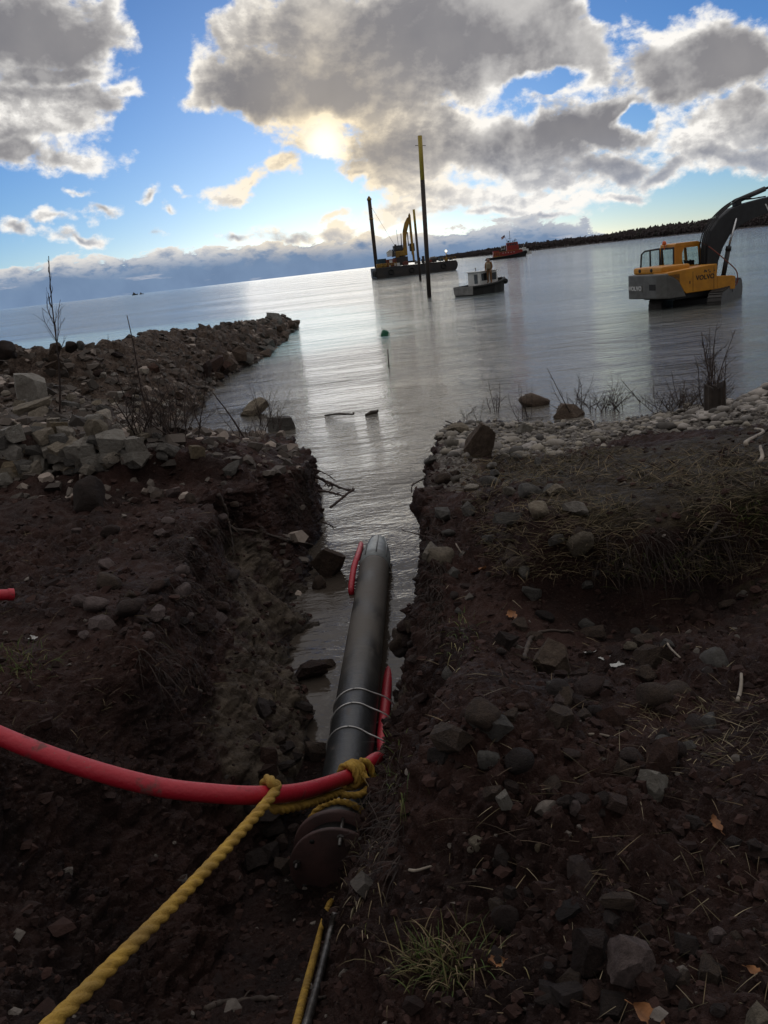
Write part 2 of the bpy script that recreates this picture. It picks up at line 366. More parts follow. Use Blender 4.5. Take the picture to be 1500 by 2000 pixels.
class MB:
    """collects shapes; build() links them as ONE mesh object"""
    def __init__(s): s.v = []; s.f = []; s.sm = []
    def add(s, vs, fs, smooth=False):
        k = len(s.v); s.v += [tuple(v) for v in vs]; s.f += [tuple(i + k for i in f) for f in fs]; s.sm += [smooth] * len(fs)
        return s
    def box(s, c, d, rot=(0, 0, 0), bev=0.0):
        """bevelled box: centre, full size"""
        bm = bmesh.new(); bmesh.ops.create_cube(bm, size=1.0)
        for v in bm.verts: v.co = Vector((v.co.x * d[0], v.co.y * d[1], v.co.z * d[2]))
        if bev: bmesh.ops.bevel(bm, geom=bm.edges[:], offset=bev, segments=2, affect='EDGES', profile=0.6)
        m = Euler(rot).to_matrix(); c = Vector(c)
        bm.verts.index_update()
        s.add([m @ v.co + c for v in bm.verts], [[v.index for v in f.verts] for f in bm.faces]); bm.free(); return s
    def tube(s, pts, r, n=10, cap=True, smooth=True):
        P = [Vector(p) for p in pts]; R = r if isinstance(r, (list, tuple)) else [r] * len(P)
        vs = []; fs = []; up = None
        for i, p in enumerate(P):
            t = (P[min(i + 1, len(P) - 1)] - P[max(i - 1, 0)])
            if t.length < 1e-9: t = Vector((0, 0, 1))
            t.normalize()
            if up is None:
                up = Vector((0, 0, 1)) if abs(t.z) < 0.9 else Vector((1, 0, 0))
            a = up - t * up.dot(t)
            if a.length < 1e-6: a = t.orthogonal()
            a.normalize(); up = a; c = t.cross(a)
            for k in range(n):
                th = 2 * math.pi * k / n
                vs.append(p + (a * math.cos(th) + c * math.sin(th)) * R[i])
        for i in range(len(P) - 1):
            for k in range(n):
                fs.append((i * n + k, i * n + (k + 1) % n, (i + 1) * n + (k + 1) % n, (i + 1) * n + k))
        if cap: fs += [tuple(range(n))[::-1], tuple((len(P) - 1) * n + k for k in range(n))]
        return s.add(vs, fs, smooth)
    def prism(s, poly, w0, w1, axes='xz', bev=0.0):
        """outline in two axes swept along the third"""
        bm = bmesh.new()
        def P(a, b, w): return {'xz': (a, w, b), 'xy': (a, b, w), 'yz': (w, a, b)}[axes]
        A = [bm.verts.new(P(a, b, w0)) for a, b in poly]; B = [bm.verts.new(P(a, b, w1)) for a, b in poly]
        n = len(poly); bm.faces.new(A[::-1]); bm.faces.new(B)
        for i in range(n): bm.faces.new((A[i], A[(i + 1) % n], B[(i + 1) % n], B[i]))
        bmesh.ops.recalc_face_normals(bm, faces=bm.faces[:])
        if bev: bmesh.ops.bevel(bm, geom=bm.edges[:], offset=bev, segments=2, affect='EDGES', profile=0.6, clamp_overlap=True)
        bm.verts.index_update()
        s.add([v.co.copy() for v in bm.verts], [[v.index for v in f.verts] for f in bm.faces]); bm.free(); return s
    def ball(s, c, r, sub=2, rot=(0, 0, 0)):
        bm = bmesh.new(); bmesh.ops.create_icosphere(bm, subdivisions=sub, radius=1.0)
        r = (r, r, r) if isinstance(r, (int, float)) else r; m = Euler(rot).to_matrix(); c = Vector(c)
        bm.verts.index_update()
        s.add([m @ Vector((v.co.x * r[0], v.co.y * r[1], v.co.z * r[2])) + c for v in bm.verts], [[v.index for v in f.verts] for f in bm.faces], True); bm.free(); return s
    def build(s, name, m, parent=None, label=None):
        me = bpy.data.meshes.new(name); me.from_pydata(s.v, [], s.f); me.update()
        me.polygons.foreach_set('use_smooth', s.sm)
        o = bpy.data.objects.new(name, me); COL.objects.link(o)
        if m: me.materials.append(m)
        if parent: o.parent = parent
        if label: o['label'] = label
        return o


def np_mesh(name, verts, faces, m, colors=None, attr='tint', smooth=False):
    """verts Nx3, faces Mx3 or Mx4 numpy arrays -> object"""
    me = bpy.data.meshes.new(name); n = len(verts); k = faces.shape[1]
    me.vertices.add(n); me.vertices.foreach_set('co', np.ascontiguousarray(verts, dtype=np.float32).ravel())
    me.loops.add(len(faces) * k); me.loops.foreach_set('vertex_index', np.ascontiguousarray(faces, dtype=np.int32).ravel())
    me.polygons.add(len(faces)); me.polygons.foreach_set('loop_start', np.arange(0, len(faces) * k, k, dtype=np.int32))
    me.polygons.foreach_set('use_smooth', np.full(len(faces), smooth))
    me.update(calc_edges=True)
    if colors is not None:
        ca = me.color_attributes.new(attr, 'FLOAT_COLOR', 'POINT')
        c4 = np.ones((n, 4), np.float32); c4[:, :colors.shape[1]] = colors
        ca.data.foreach_set('color', c4.ravel())
    o = bpy.data.objects.new(name, me); COL.objects.link(o); me.materials.append(m)
    return o


def tint_mat(name, rough=0.8, bump=0.0, bscale=30.0, var=0.5, scale=14.0):
    m = bpy.data.materials.new(name); m.use_nodes = True
    b = NB(m.node_tree); p = m.node_tree.nodes['Principled BSDF']
    col = b.n('ShaderNodeAttribute', attribute_name='tint').outputs['Color']
    pos = b.n('ShaderNodeNewGeometry').outputs['Position']
    k = b.m('MULTIPLY_ADD', b.noise(pos, scale, 5, 0.65), 2 * var, 1 - var)
    b.put(p.inputs['Base Color'], b.v('SCALE', col, scale=k)); p.inputs['Roughness'].default_value = rough
    p.inputs['Specular IOR Level'].default_value = 0.3
    if bump:
        bp = b.n('ShaderNodeBump'); bp.inputs['Distance'].default_value = bump
        b.put(bp.inputs['Height'], b.noise(pos, bscale, 5, 0.65)); b.put(p.inputs['Normal'], bp.outputs[0])
    return m


# ------------------------------------------------------------------ noise (numpy)
_perm = np.random.default_rng(3).permutation(256); _perm = np.concatenate([_perm, _perm, _perm])
_grad = np.random.default_rng(4).normal(size=(256, 3)); _grad /= np.linalg.norm(_grad, axis=1)[:, None]


def pnoise(P):
    P = np.asarray(P); i = np.floor(P).astype(np.int64); f = P - i; u = f * f * f * (f * (f * 6 - 15) + 10); i &= 255
    out = 0
    for dx in (0, 1):
        for dy in (0, 1):
            for dz in (0, 1):
                h = _perm[_perm[_perm[(i[:, 0] + dx) & 255] + ((i[:, 1] + dy) & 255)] + ((i[:, 2] + dz) & 255)]
                g = _grad[h]
                w = (u[:, 0] if dx else 1 - u[:, 0]) * (u[:, 1] if dy else 1 - u[:, 1]) * (u[:, 2] if dz else 1 - u[:, 2])
                out = out + w * (g[:, 0] * (f[:, 0] - dx) + g[:, 1] * (f[:, 1] - dy) + g[:, 2] * (f[:, 2] - dz))
    return out * 1.5


def sstep(x, a, b):
    t = np.clip((x - a) / (b - a), 0, 1); return t * t * (3 - 2 * t)


# ------------------------------------------------------------------ ground
class TPS:
    def __init__(s, pts):
        P = np.array(pts, float); s.c = P[:, :2] * [1, 0.8]; n = len(P)
        K = s.k(s.c, s.c) + np.eye(n) * 0.02; A = np.zeros((n + 3, n + 3)); A[:n, :n] = K
        A[:n, n] = 1; A[:n, n + 1:] = s.c; A[n, :n] = 1; A[n + 1:, :n] = s.c.T
        s.w = np.linalg.solve(A, np.r_[P[:, 2], 0, 0, 0])
    @staticmethod
    def k(a, b):
        d = np.linalg.norm(a[:, None] - b[None], axis=2); return d * d * np.log(d + 1e-9)
    def __call__(s, x, y):
        q = np.stack([x, y * 0.8], 1); out = np.empty(len(q))
        for i in range(0, len(q), 40000):
            c = q[i:i + 40000]; out[i:i + 40000] = s.k(c, s.c) @ s.w[:-3] + s.w[-3] + c @ s.w[-2:]
        return out


#  y,   left crest x, z,  left toe x, right toe x, right crest x, z, trench floor z
SECT = np.array([
 [-8.0, -1.5, 1.60, -0.9, -0.5, -0.1, 1.60, 1.58],
 [0.9, -1.5, 1.52, -0.9, -0.42, -0.05, 1.45, 1.32],
 [1.6, -1.65, 1.48, -0.98, -0.46, -0.12, 1.25, 1.10],
 [2.2, -1.85, 1.44, -1.0, -0.46, -0.16, 1.05, 0.84],
 [3.0, -1.95, 1.40, -1.02, -0.50, -0.30, 0.74, 0.36],
 [3.6, -1.85, 1.37, -1.02, -0.44, -0.26, 0.56, 0.10],
 [4.0, -1.78, 1.35, -1.00, -0.38, -0.22, 0.52, 0.07],
 [4.5, -1.58, 1.32, -0.90, -0.32, -0.16, 0.50, 0.06],
 [5.1, -1.50, 1.30, -0.76, -0.20, -0.05, 0.44, 0.06],
 [5.8, -1.52, 1.30, -0.80, -0.08, 0.16, 0.72, -0.02],
 [6.6, -1.62, 1.30, -0.90, 0.15, 0.36, 0.98, -0.12],
 [8.0, -1.70, 1.25, -0.88, 0.33, 0.44, 0.95, -0.16],
 [9.3, -1.45, 1.10, -0.84, 0.45, 0.54, 0.90, -0.20],
 [10.5, -0.98, 0.86, -0.83, 0.55, 0.70, 0.82, -0.26],
 [12.5, -1.10, 0.60, -0.97, 0.74, 0.98, 0.64, -0.4],
 [14.6, -1.42, 0.35, -1.25, 1.12, 1.34, 0.36, -0.5],
 [16.5, -1.85, 0.14, -1.62, 1.50, 1.72, 0.06, -0.6],
 [18.4, -2.10, 0.02, -1.80, 1.9, 2.2, -0.3, -0.7],
 [20.4, -3.90, 0.0, -3.5, 2.4, 2.8, -0.6, -0.9],
 [24.3, -4.90, 0.0, -4.5, 3.4, 3.8, -0.9, -1.0],
 [30.4, -5.20, 0.0, -4.8, 4.5, 5.0, -1.2, -1.2],
 [38.5, -4.10, 0.0, -3.7, 6.0, 7.0, -1.4, -1.4],
 [58.5, -4.10, -.1, -3.6, 10.0, 12.0, -1.5, -1.5],
 [66.0, -4.1, -.6, -3.6, 12.0, 14.0, -1.6, -1.6]])
_c = [(r[1], r[0], r[2]) for r in SECT if r[0] < 21]
LEFT = TPS(_c + [(-3, -8, 1.7), (-9, -8, 1.9), (-3, 1, 1.68), (-6, 1, 1.8), (-2.3, 2.5, 1.5), (-4, 3, 1.6), (-2.05, 4.1, 1.44), (-2.6, 5.2, 1.48), (-5, 5.2, 1.65), (-2.97, 8.2, 1.40),
 (-3.8, 8.2, 1.55), (-6.5, 8, 1.75), (-3.35, 10.8, 1.42), (-5.5, 11, 1.68), (-8, 11, 1.95), (-2.0, 11.5, .95), (-6, 15, 1.88), (-4, 14, 1.12),
 (-2.5, 14, .62), (-9, 15, 2.25), (-7.15, 18, 1.75), (-5, 17.5, .85), (-3, 17, .26), (-10, 18, 2.35), (-12, 12, 2.2), (-14, 18, 2.3), (-12, 21, 2.2)])
_c = [(r[5], r[0], r[6]) for r in SECT if r[0] < 21]
RIGHT = TPS(_c + [(3, -8, 1.7), (9, -8, 1.9), (.6, 1, 1.6), (2, 1, 1.7), (4, 1, 1.75), (.2, 2.6, 1.2), (.56, 1.86, 1.4), (.73, 1.58, 1.5), (.9, 2.7, 1.3), (2.2, 2.5, 1.45), (4, 3, 1.5),
 (.25, 3.4, 1.02), (.9, 3.6, 1.14), (2, 3.8, 1.2), (.15, 4.4, .80), (.89, 4.42, .95), (1.6, 4.5, .93), (2.6, 4.5, 1.02), (4, 4.6, 1.2), (.38, 5.4, .87), (1, 5.2, .93),
 (2, 5.4, .88), (3, 5.3, 1.0), (1.2, 6.2, .98), (2, 6, 1.0), (3.2, 6, 1.08), (1.5, 7, 1.0), (3, 7.2, 1.05), (5, 7.5, 1.15), (1.5, 8.5, .94), (3, 9, .92), (5, 9.5, .95),
 (8, 9.5, 1.1), (2.3, 10.2, .74), (4.8, 11.4, .55), (7, 11.5, .70), (9.5, 12, .9), (2.5, 12.5, .48), (4.5, 13.2, .33), (6.0, 13.2, .50), (7.2, 13.2, .80), (9, 13.3, .85), (3, 14.5, .20),
 (4.6, 14.6, .06), (6.2, 15, .12), (8, 15, .30), (11, 15, .3), (1.75, 16.9, 0), (3.1, 16.1, -.02), (4.5, 15.3, -.02), (6.0, 15.9, -.03), (7.6, 16, -.05), (9.5, 16, -.05), (13, 16, -.05),
 (3, 18, -.35), (7, 18, -.4), (13, 18, -.4), (4, 20, -.8), (9, 20, -.8)])
JET = np.array([(-11.5, 19.5, 2.35), (-8.9, 21, 2.42), (-7.6, 21.6, 2.22), (-6.9, 24, 2.05), (-6.9, 27, 1.98), (-6.8, 31, 1.85), (-5.95, 36, 1.62), (-5.3, 45, 1.22), (-5.35, 50, 1.15), (-5.0, 54, .85), (-4.6, 58.2, .02)])
JWR = np.array([3.2, 3.0, 2.9, 2.3, 1.9, 1.7, 1.5, 1.2, 1.15, 1.0, .5])


def jetty_z(x, y):
    best = np.full(len(x), -9.0)
    for (a, b, wa, wb) in zip(JET[:-1], JET[1:], JWR[:-1], JWR[1:]):
        d = b[:2] - a[:2]; L2 = d @ d
        t = np.clip(((x - a[0]) * d[0] + (y - a[1]) * d[1]) / L2, 0, 1)
        dist = np.hypot(x - a[0] - t * d[0], y - a[1] - t * d[1])
        q = dist / (wa + (wb - wa) * t)
        best = np.maximum(best, (a[2] + (b[2] - a[2]) * t + 0.25) * (1 - q ** 1.25) - 0.25)
    return np.maximum(best, -1.5)


def left_z(x, y):
    w = 1 - sstep(y, 17.5, 21.5)
    z = LEFT(x, np.minimum(y, 22)) * w - 1.3 * (1 - w)
    lip = y + 0.35 * pnoise(np.stack([x * 0.9, x * 0 + 2.0, x * 0], 1)) + 0.12 * pnoise(np.stack([x * 3.1, x * 0 + 7.0, x * 0], 1))
    z = z + 0.30 * sstep(lip, 8.95, 9.2) * (1 - sstep(y, 10.5, 13.5)) * sstep(-x, 1.2, 1.9)
    z = z - 0.10 * sstep(y, 4.0, 6.0) * (1 - sstep(y, 8.6, 9.0)) * sstep(-x, 1.8, 2.6)
    return np.where(y > 14, np.maximum(z, jetty_z(x, y)), z)


def right_z(x, y):
    z = RIGHT(x, np.minimum(y, 20.0)); z = np.where(y > 20, np.minimum(z, -.6), z)
    wob = 0.28 * pnoise(np.stack([x * 0.9, y * 0, x * 0 + 5.0], 1))
    yy = y + wob
    sod = sstep(yy, 5.50, 5.72) * (1 - sstep(y, 6.2, 9.0)) * sstep(x, 0.75, 1.25)
    z = z + 0.40 * sod                                    # torn edge of the turf
    pit = np.exp(-((x - 1.9) / 0.75) ** 2 - ((y - 5.25) / 0.38) ** 2); z = z - 0.30 * pit
    rut = np.exp(-((x - 1.05) / 0.55) ** 2 - ((y - 4.55) / 0.6) ** 2); z = z - 0.08 * rut
    ridge = np.exp(-((x - 0.2 - 0.1 * (y - 3)) / 0.31) ** 2) * sstep(y, 2.0, 2.9) * (1 - sstep(y, 4.3, 5.2)); z = z + 0.33 * ridge
    z = z + 0.17 * np.exp(-((x - 0.5) / 0.5) ** 2 - ((y - 3.25) / 0.7) ** 2)
    return z


def build_ground():
    ys = np.r_[np.linspace(-8, 0.85, 45), 0.9 * np.exp(np.arange(0, 960) * 0.00447)]
    NL, NW, NF, NR, NRR = 360, 150, 56, 130, 380
    Yc = SECT[:, 0]; C = [np.interp(ys, Yc, SECT[:, k]) for k in range(1, 8)]
    wob = (pnoise(np.stack([ys * 0.8, ys * 0 + 3.3, ys * 0], 1)) * 0.26 + pnoise(np.stack([ys * 2.1, ys * 0 + 9.3, ys * 0], 1)) * 0.12) * sstep(ys, 2, 4) * (1 - 0.6 * sstep(ys, 8.8, 10.2)); wob2 = pnoise(np.stack([ys * 1.7, ys * 0 + 8.3, ys * 0], 1)) * 0.09 * sstep(ys, 4, 7)
    wob3 = pnoise(np.stack([ys * 2.3, ys * 0 + 1.3, ys * 0], 1)) * 0.11 * sstep(ys, 3, 6)
    Lc, Lz, Lt, Rt, Rc, Rz, Fz = C
    Lc = Lc + wob; Lt = Lt + wob3 * 0.8; Rt = Rt + wob2 * 0.6; Rc = Rc + wob2
    rows = []; ay = np.abs(ys)
    XL = -(1.05 * ay + 3.2); XL = np.maximum(XL, -22); XR = 1.05 * ay + 3.2; XR = np.minimum(XR, 20)
    s = np.linspace(0, 1, NL, endpoint=False); xl = Lc[:, None] + (XL - Lc)[:, None] * ((1 - s) ** 1.15)[None]
    s2 = np.linspace(0, 1, NRR + 1)[1:]; xr = Rc[:, None] + (XR - Rc)[:, None] * (s2 ** 1.15)[None]
    Yl = np.repeat(ys[:, None], NL, 1); Yr = np.repeat(ys[:, None], NRR, 1)
    zl = left_z(xl.ravel(), Yl.ravel()).reshape(xl.shape); zr = right_z(xr.ravel(), Yr.ravel()).reshape(xr.shape)
    zlc = left_z(Lc, ys); zrc = right_z(Rc, ys)
    t = np.linspace(0, 1, NW, endpoint=False)
    kx = np.interp(ys, [3, 5, 7, 8.5, 10], [1.1, 1.15, 1.5, 1.7, 1.0])[:, None]; kz = np.interp(ys, [3, 5, 7, 8.5], [1.5, 1.4, 1.1, 0.92])[:, None]
    xw = Lc[:, None] + (Lt - Lc)[:, None] * t[None] ** kx; zw = zlc[:, None] + (Fz - zlc)[:, None] * (t[None] ** kz)
    t = np.linspace(0, 1, NF, endpoint=False); xf = Lt[:, None] + (Rt - Lt)[:, None] * t[None]; zf = np.repeat(Fz[:, None], NF, 1) - 0.05 * np.sin(t * math.pi)[None]
    t = np.linspace(0, 1, NR + 1)[:NR + 1]; t = t[:]; xq = Rt[:, None] + (Rc - Rt)[:, None] * t[None] ** 0.8; zq = Fz[:, None] + (zrc - Fz)[:, None] * t[None]
    X = np.concatenate([xl, xw, xf, xq, xr], 1); Z = np.concatenate([zl, zw, zf, zq, zr], 1); Y = np.repeat(ys[:, None], X.shape[1], 1)
    nr, nc = X.shape
    reg = np.concatenate([np.full(NL, 0), np.full(NW, 1), np.full(NF, 2), np.full(NR + 1, 3), np.full(NRR, 4)])
    P = np.stack([X, Y, Z], 2)
    def normals(P):
        du = np.gradient(P, axis=1); dv = np.gradient(P, axis=0); N = np.cross(du, dv); N /= np.linalg.norm(N, axis=2)[..., None] + 1e-12; return N
    # smooth the base normals across the crest
    N = normals(P)
    for _ in range(6):
        N[:, 1:-1] = (N[:, :-2] + 2 * N[:, 1:-1] + N[:, 2:]) / 4
    N /= np.linalg.norm(N, axis=2)[..., None] + 1e-12
    Q = P.reshape(-1, 3); Yf = Q[:, 1]; Xf = Q[:, 0]
    wall = ((reg == 1) | (reg == 3)).astype(float)[None].repeat(nr, 0).ravel()
    floor = (reg == 2).astype(float)[None].repeat(nr, 0).ravel()
    n0 = pnoise(Q * 0.9 + 11.0)
    n1 = pnoise(Q * 2.3 + 31.0); n2 = np.abs(pnoise(Q * 5.5 + 7.0)); n3 = np.abs(pnoise(Q * 12.0 + 3.0)); n4 = np.abs(pnoise(Q * 27.0 + 9.0)); n5 = pnoise(Q * 60.0)
    far = sstep(Yf, 14, 30)
    rough = np.clip(0.75 + 0.9 * pnoise(Q * 0.8 + 50.0), 0.25, 1.6)
    grassy = ((Xf > 0.9) & (Yf > 5.6) & (Yf < 11.5)).astype(float)
    amp = rough * (1 - 0.45 * grassy) * (1 - 0.5 * floor)
    d = 0.07 * n0 * (1 - floor) + 0.055 * n1 * (1 - 0.3 * floor) + amp * (0.11 * (n2 - 0.2) + 0.080 * (n3 - 0.2) + 0.048 * (n4 - 0.2) + 0.015 * n5)
    d += wall * (0.07 * pnoise(Q * [3.0, 3.0, 0.8] + 77.0) + 0.09 * pnoise(Q * 1.9 + 17.0) + 0.05 * (np.abs(pnoise(Q * 7.5 + 2.0)) - 0.2))
    d += far * (0.16 * n1 + 0.14 * (np.abs(pnoise(Q * 1.7)) - 0.2))
    Q2 = Q + N.reshape(-1, 3) * d[:, None]
    # zones
    jit = pnoise(Q * 0.7 + 4.0) * 0.5
    beach = sstep(Yf + jit * 2, 10.2, 12.2) * sstep(Xf, 0.9, 1.9) * (1 - sstep(Yf, 16.2, 16.8)) * (Xf > 0)
    strip = np.exp(-((Xf - (0.75 + 0.1 * (Yf - 8))) / 0.45) ** 2) * sstep(Yf, 7.5, 9.0) * (1 - sstep(Yf, 11, 13)) * (Xf > 0) * (reg[None].repeat(nr, 0).ravel() == 4)
    G = np.clip(beach + 0.75 * strip, 0, 1)
    gr = np.clip(sstep(Xf, 0.9, 1.6) * sstep(Yf + jit, 5.4, 6.0) * (1 - sstep(Yf + jit, 9.8, 11.5)), 0, 1) * (Xf > 0)
    gr = np.maximum(gr, 0.5 * sstep(Xf, 1.6, 2.6) * (Yf < 5.5) * (Yf > 0))
    clay = wall * (Xf < 0) * sstep(Yf, 3.6, 4.6) * (1 - sstep(Yf, 8.2, 9.6)) * sstep(1.15 - Q[:, 2], 0.1, 0.5) * 0.60
    clay = np.maximum(clay, 0.35 * wall * (Xf > -0.2) * (Yf > 6.0) * (Q[:, 2] < 0.4))
    rub = np.clip(sstep(-Xf, 1.6, 3.0) * sstep(Yf + jit * 2, 8.0, 10.5) + far * (Xf < 0), 0, 1) * (Xf < 0)
    colr = np.stack([G, gr, clay, rub], 1)
    idx = np.arange(nr * nc).reshape(nr, nc)
    F = np.stack([idx[:-1, :-1], idx[:-1, 1:], idx[1:, 1:], idx[1:, :-1]], 2).reshape(-1, 4)
    o = np_mesh('ground', Q2, F, ground_material(), colr, 'zone', True)
    tag(o, kind='structure'); return o


GROUND = build_ground()
# the lake: one sheet out to the horizon
wm = MB(); Rw = 16000.0
wm.add([(-Rw, -40, 0), (Rw, -40, 0), (Rw, Rw, 0), (-Rw, Rw, 0)], [(0, 1, 2, 3)])
WATER = tag(wm.build('water', water_material()), kind='structure')
bpy.context.view_layer.update()


def drop(x, y, top=8.0):
    ok, loc, nor, _ = GROUND.ray_cast(Vector((x, y, top)), Vector((0, 0, -1)))
    return (loc, nor) if ok else (Vector((x, y, 0)), Vector((0, 0, 1)))


def hit(px, py):
    """where the sight line through that spot of the photograph meets ground or water"""
    d = Vector(ray(px, py)).normalized(); o = Vector((0, 0, H))
    ok, loc, nor, _ = GROUND.ray_cast(o, d)
    if d.z < -1e-6:
        w = o + d * (-H / d.z)
        if not ok or (w - o).length < (loc - o).length: return w, Vector((0, 0, 1))
    return (loc, nor) if ok else (None, None)
# ------------------------------------------------------------------ rocks
def ico(sub):
    bm = bmesh.new(); bmesh.ops.create_icosphere(bm, subdivisions=sub, radius=1.0)
    v = np.array([x.co[:] for x in bm.verts]); f = np.array([[q.index for q in x.verts] for x in bm.faces]); bm.free(); return v, f


ICO = {k: ico(k) for k in (1, 2, 3, 4, 5)}


def rock_verts(sub, seed, kind='block'):
    """unit rock: 'round' is a worn ball, the others are a cube cut by random planes, then chipped"""
    r = np.random.default_rng(seed)
    if kind == 'round':
        d, f = ICO[min(sub, 4)]; n = r.normal(size=(9, 3)); h = r.uniform(0.75, 1.0, 9); n = n / np.linalg.norm(n, axis=1)[:, None]
        c = np.maximum(d @ n.T, 1e-3) / h[None]; rr = np.minimum(1.0 / (np.sum(c ** 9, 1) ** (1 / 9)), 1.25); v = d * rr[:, None]
        if sub >= 3:
            o = r.uniform(0, 50, 3); v = v * (1 + 0.04 * (pnoise(v * 1.8 + o) + 0.55 * np.abs(pnoise(v * 4.5 + o)) + 0.35 * pnoise(v * 11 + o)))[:, None]
        return v, f
    bm = bmesh.new(); bmesh.ops.create_cube(bm, size=2.0)
    k = 6 if kind == 'block' else 13
    for i in range(k):
        n = Vector(r.normal(size=3)).normalized(); h = r.uniform(0.72, 1.12) if kind == 'block' else r.uniform(0.58, 0.98)
        g = bmesh.ops.bisect_plane(bm, geom=bm.verts[:] + bm.edges[:] + bm.faces[:], plane_co=n * h, plane_no=n, clear_outer=True)
        ed = [e for e in g['geom_cut'] if isinstance(e, bmesh.types.BMEdge)]
        if len(ed) >= 3: bmesh.ops.edgeloop_fill(bm, edges=ed)
    bmesh.ops.remove_doubles(bm, verts=bm.verts[:], dist=0.02)
    bmesh.ops.triangulate(bm, faces=bm.faces[:])
    for i in range(max(0, sub - 2)):
        bmesh.ops.subdivide_edges(bm, edges=bm.edges[:], cuts=1, use_grid_fill=True); bmesh.ops.triangulate(bm, faces=[q for q in bm.faces if len(q.verts) > 3])
    bmesh.ops.recalc_face_normals(bm, faces=bm.faces[:]); bm.verts.index_update()
    v = np.array([x.co[:] for x in bm.verts]); f = np.array([[q.index for q in x.verts] for x in bm.faces]); bm.free()
    v = v * (0.86 if kind == 'block' else 1.0)
    if sub >= 3:
        o = r.uniform(0, 50, 3); na = 0.05 if kind == 'block' else 0.085
        v = v * (1 + na * (pnoise(v * 1.5 + o) + 0.5 * np.abs(pnoise(v * 4.0 + o)) - .1 + 0.28 * pnoise(v * 9.0 + o)))[:, None]
    return v, f


def rand_rot(r):
    q = r.normal(size=4); q /= np.linalg.norm(q); w, x, y, z = q
    return np.array([[1 - 2 * (y * y + z * z), 2 * (x * y - z * w), 2 * (x * z + y * w)], [2 * (x * y + z * w), 1 - 2 * (x * x + z * z), 2 * (y * z - x * w)], [2 * (x * z - y * w), 2 * (y * z + x * w), 1 - 2 * (x * x + y * y)]])


def scatter_mesh(name, pts, sizes, cols, m, sub=1, kinds=('round', 'block'), flat=0.75, seed=5, smooth=False):
    """one mesh of very many small stones"""
    r = np.random.default_rng(seed)
    vs = [rock_verts(sub, 900 + i, kinds[i % len(kinds)]) for i in range(8)]
    V = []; F = []; K = []; n = 0
    for p, s, c in zip(pts, sizes, cols):
        v, f = vs[r.integers(8)]
        w = (v @ rand_rot(r)) * np.array([s * r.uniform(.75, 1.3), s * r.uniform(.75, 1.3), s * flat * r.uniform(.7, 1.2)]) + np.array(p)
        V.append(w); F.append(f + n); n += len(v); K.append(np.repeat(np.array(c)[None], len(v), 0))
    return np_mesh(name, np.concatenate(V), np.concatenate(F), m, np.concatenate(K), 'tint', smooth)


TINT = tint_mat('small_stone', 0.85, 0.004, 60.0, 0.4, 25.0)
SOIL_TINT = tint_mat('soil_crumb', 0.95, 0.008, 50.0, 0.55, 30.0)


def sample_px(poly, n, seed, ymin=None):
    """random points of the ground seen inside a quad region, spread evenly over the picture plane distance"""
    r = np.random.default_rng(seed); out = []
    x0, y0, x1, y1 = poly
    while len(out) < n:
        p, nn = hit(r.uniform(x0, x1), r.uniform(y0, y1))
        out.append((p, nn) if p is not None else None)
    return [q for q in out if q is not None]


def scatter_xy(n, fx, seed):
    r = np.random.default_rng(seed); out = []
    while len(out) < n:
        q = fx(r)
        if q is None: continue
        p, nn = drop(q[0], q[1])
        if p.z < -0.03: continue
        out.append(p)
    return out


_r = np.random.default_rng(21)
# pebbles of the beach on the right
def _beach(r):
    y = r.uniform(10.3, 16.6); x = r.uniform(0.9, 1.0 * y)
    if r.random() > sstep(np.array(y + 1.2 * math.sin(x * 1.1)), 10.0, 12.4): return None
    return x, y
pp = scatter_xy(7500, _beach, 31)
ss = np.exp(_r.normal(math.log(0.029), 0.5, len(pp))).clip(0.014, 0.12)
g_ = _r.uniform(0.06, 0.29, len(pp)); wv = _r.uniform(0, 1, len(pp))
cc = np.stack([g_ * (1.04 + 0.05 * wv), g_ * (0.94 + 0.02 * wv), g_ * (0.86 - 0.10 * wv)], 1)
def _pile(r):
    x = 7.0 + r.normal() * 1.0; y = 13.1 + r.normal() * 0.75
    return (x, y)
p2 = scatter_xy(900, _pile, 33)
s2_ = np.exp(_r.normal(math.log(0.062), 0.32, len(p2))).clip(0.03, 0.13); g2 = _r.uniform(0.12, 0.34, len(p2))
c2_ = np.stack([g2 * 1.08, g2 * 0.97, g2 * 0.86], 1)
tag(scatter_mesh('gravel', [tuple(p + Vector((0, 0, .3 * s))) for p, s in zip(pp + p2, np.r_[ss, s2_])], np.r_[ss, s2_], np.r_[cc, c2_], TINT, 2, ('round', 'round', 'rough'), 0.62, 5, True), kind='stuff')
# crumbs and clods of the dug earth, both banks
def _clod(r):
    y = 1.0 * math.exp(r.uniform(0.25, 2.35)); x = r.uniform(-0.85 * y - .6, 0.85 * y + .6)
    if x > 1.2 and 5.9 < y < 11 and r.random() < 0.75: return None
    return x, y
pp = scatter_xy(13000, _clod, 41)
ss = np.array([math.exp(_r.normal(math.log(0.0055 + 0.0017 * p.y), 0.5)) for p in pp]).clip(0.004, 0.04)
g_ = _r.uniform(0.013, 0.040, len(pp)); pale = _r.random(len(pp)) < 0.035
cc = np.stack([g_ * 1.15, g_ * 0.56, g_ * 0.43], 1); cc[pale] = np.stack([g_[pale] * 4.2, g_[pale] * 3.6, g_[pale] * 3.1], 1)
tag(scatter_mesh('soil_clods', [tuple(p) for p in pp], ss, cc, SOIL_TINT, 2, ('rough', 'rough', 'block'), 0.8, 6), kind='stuff')
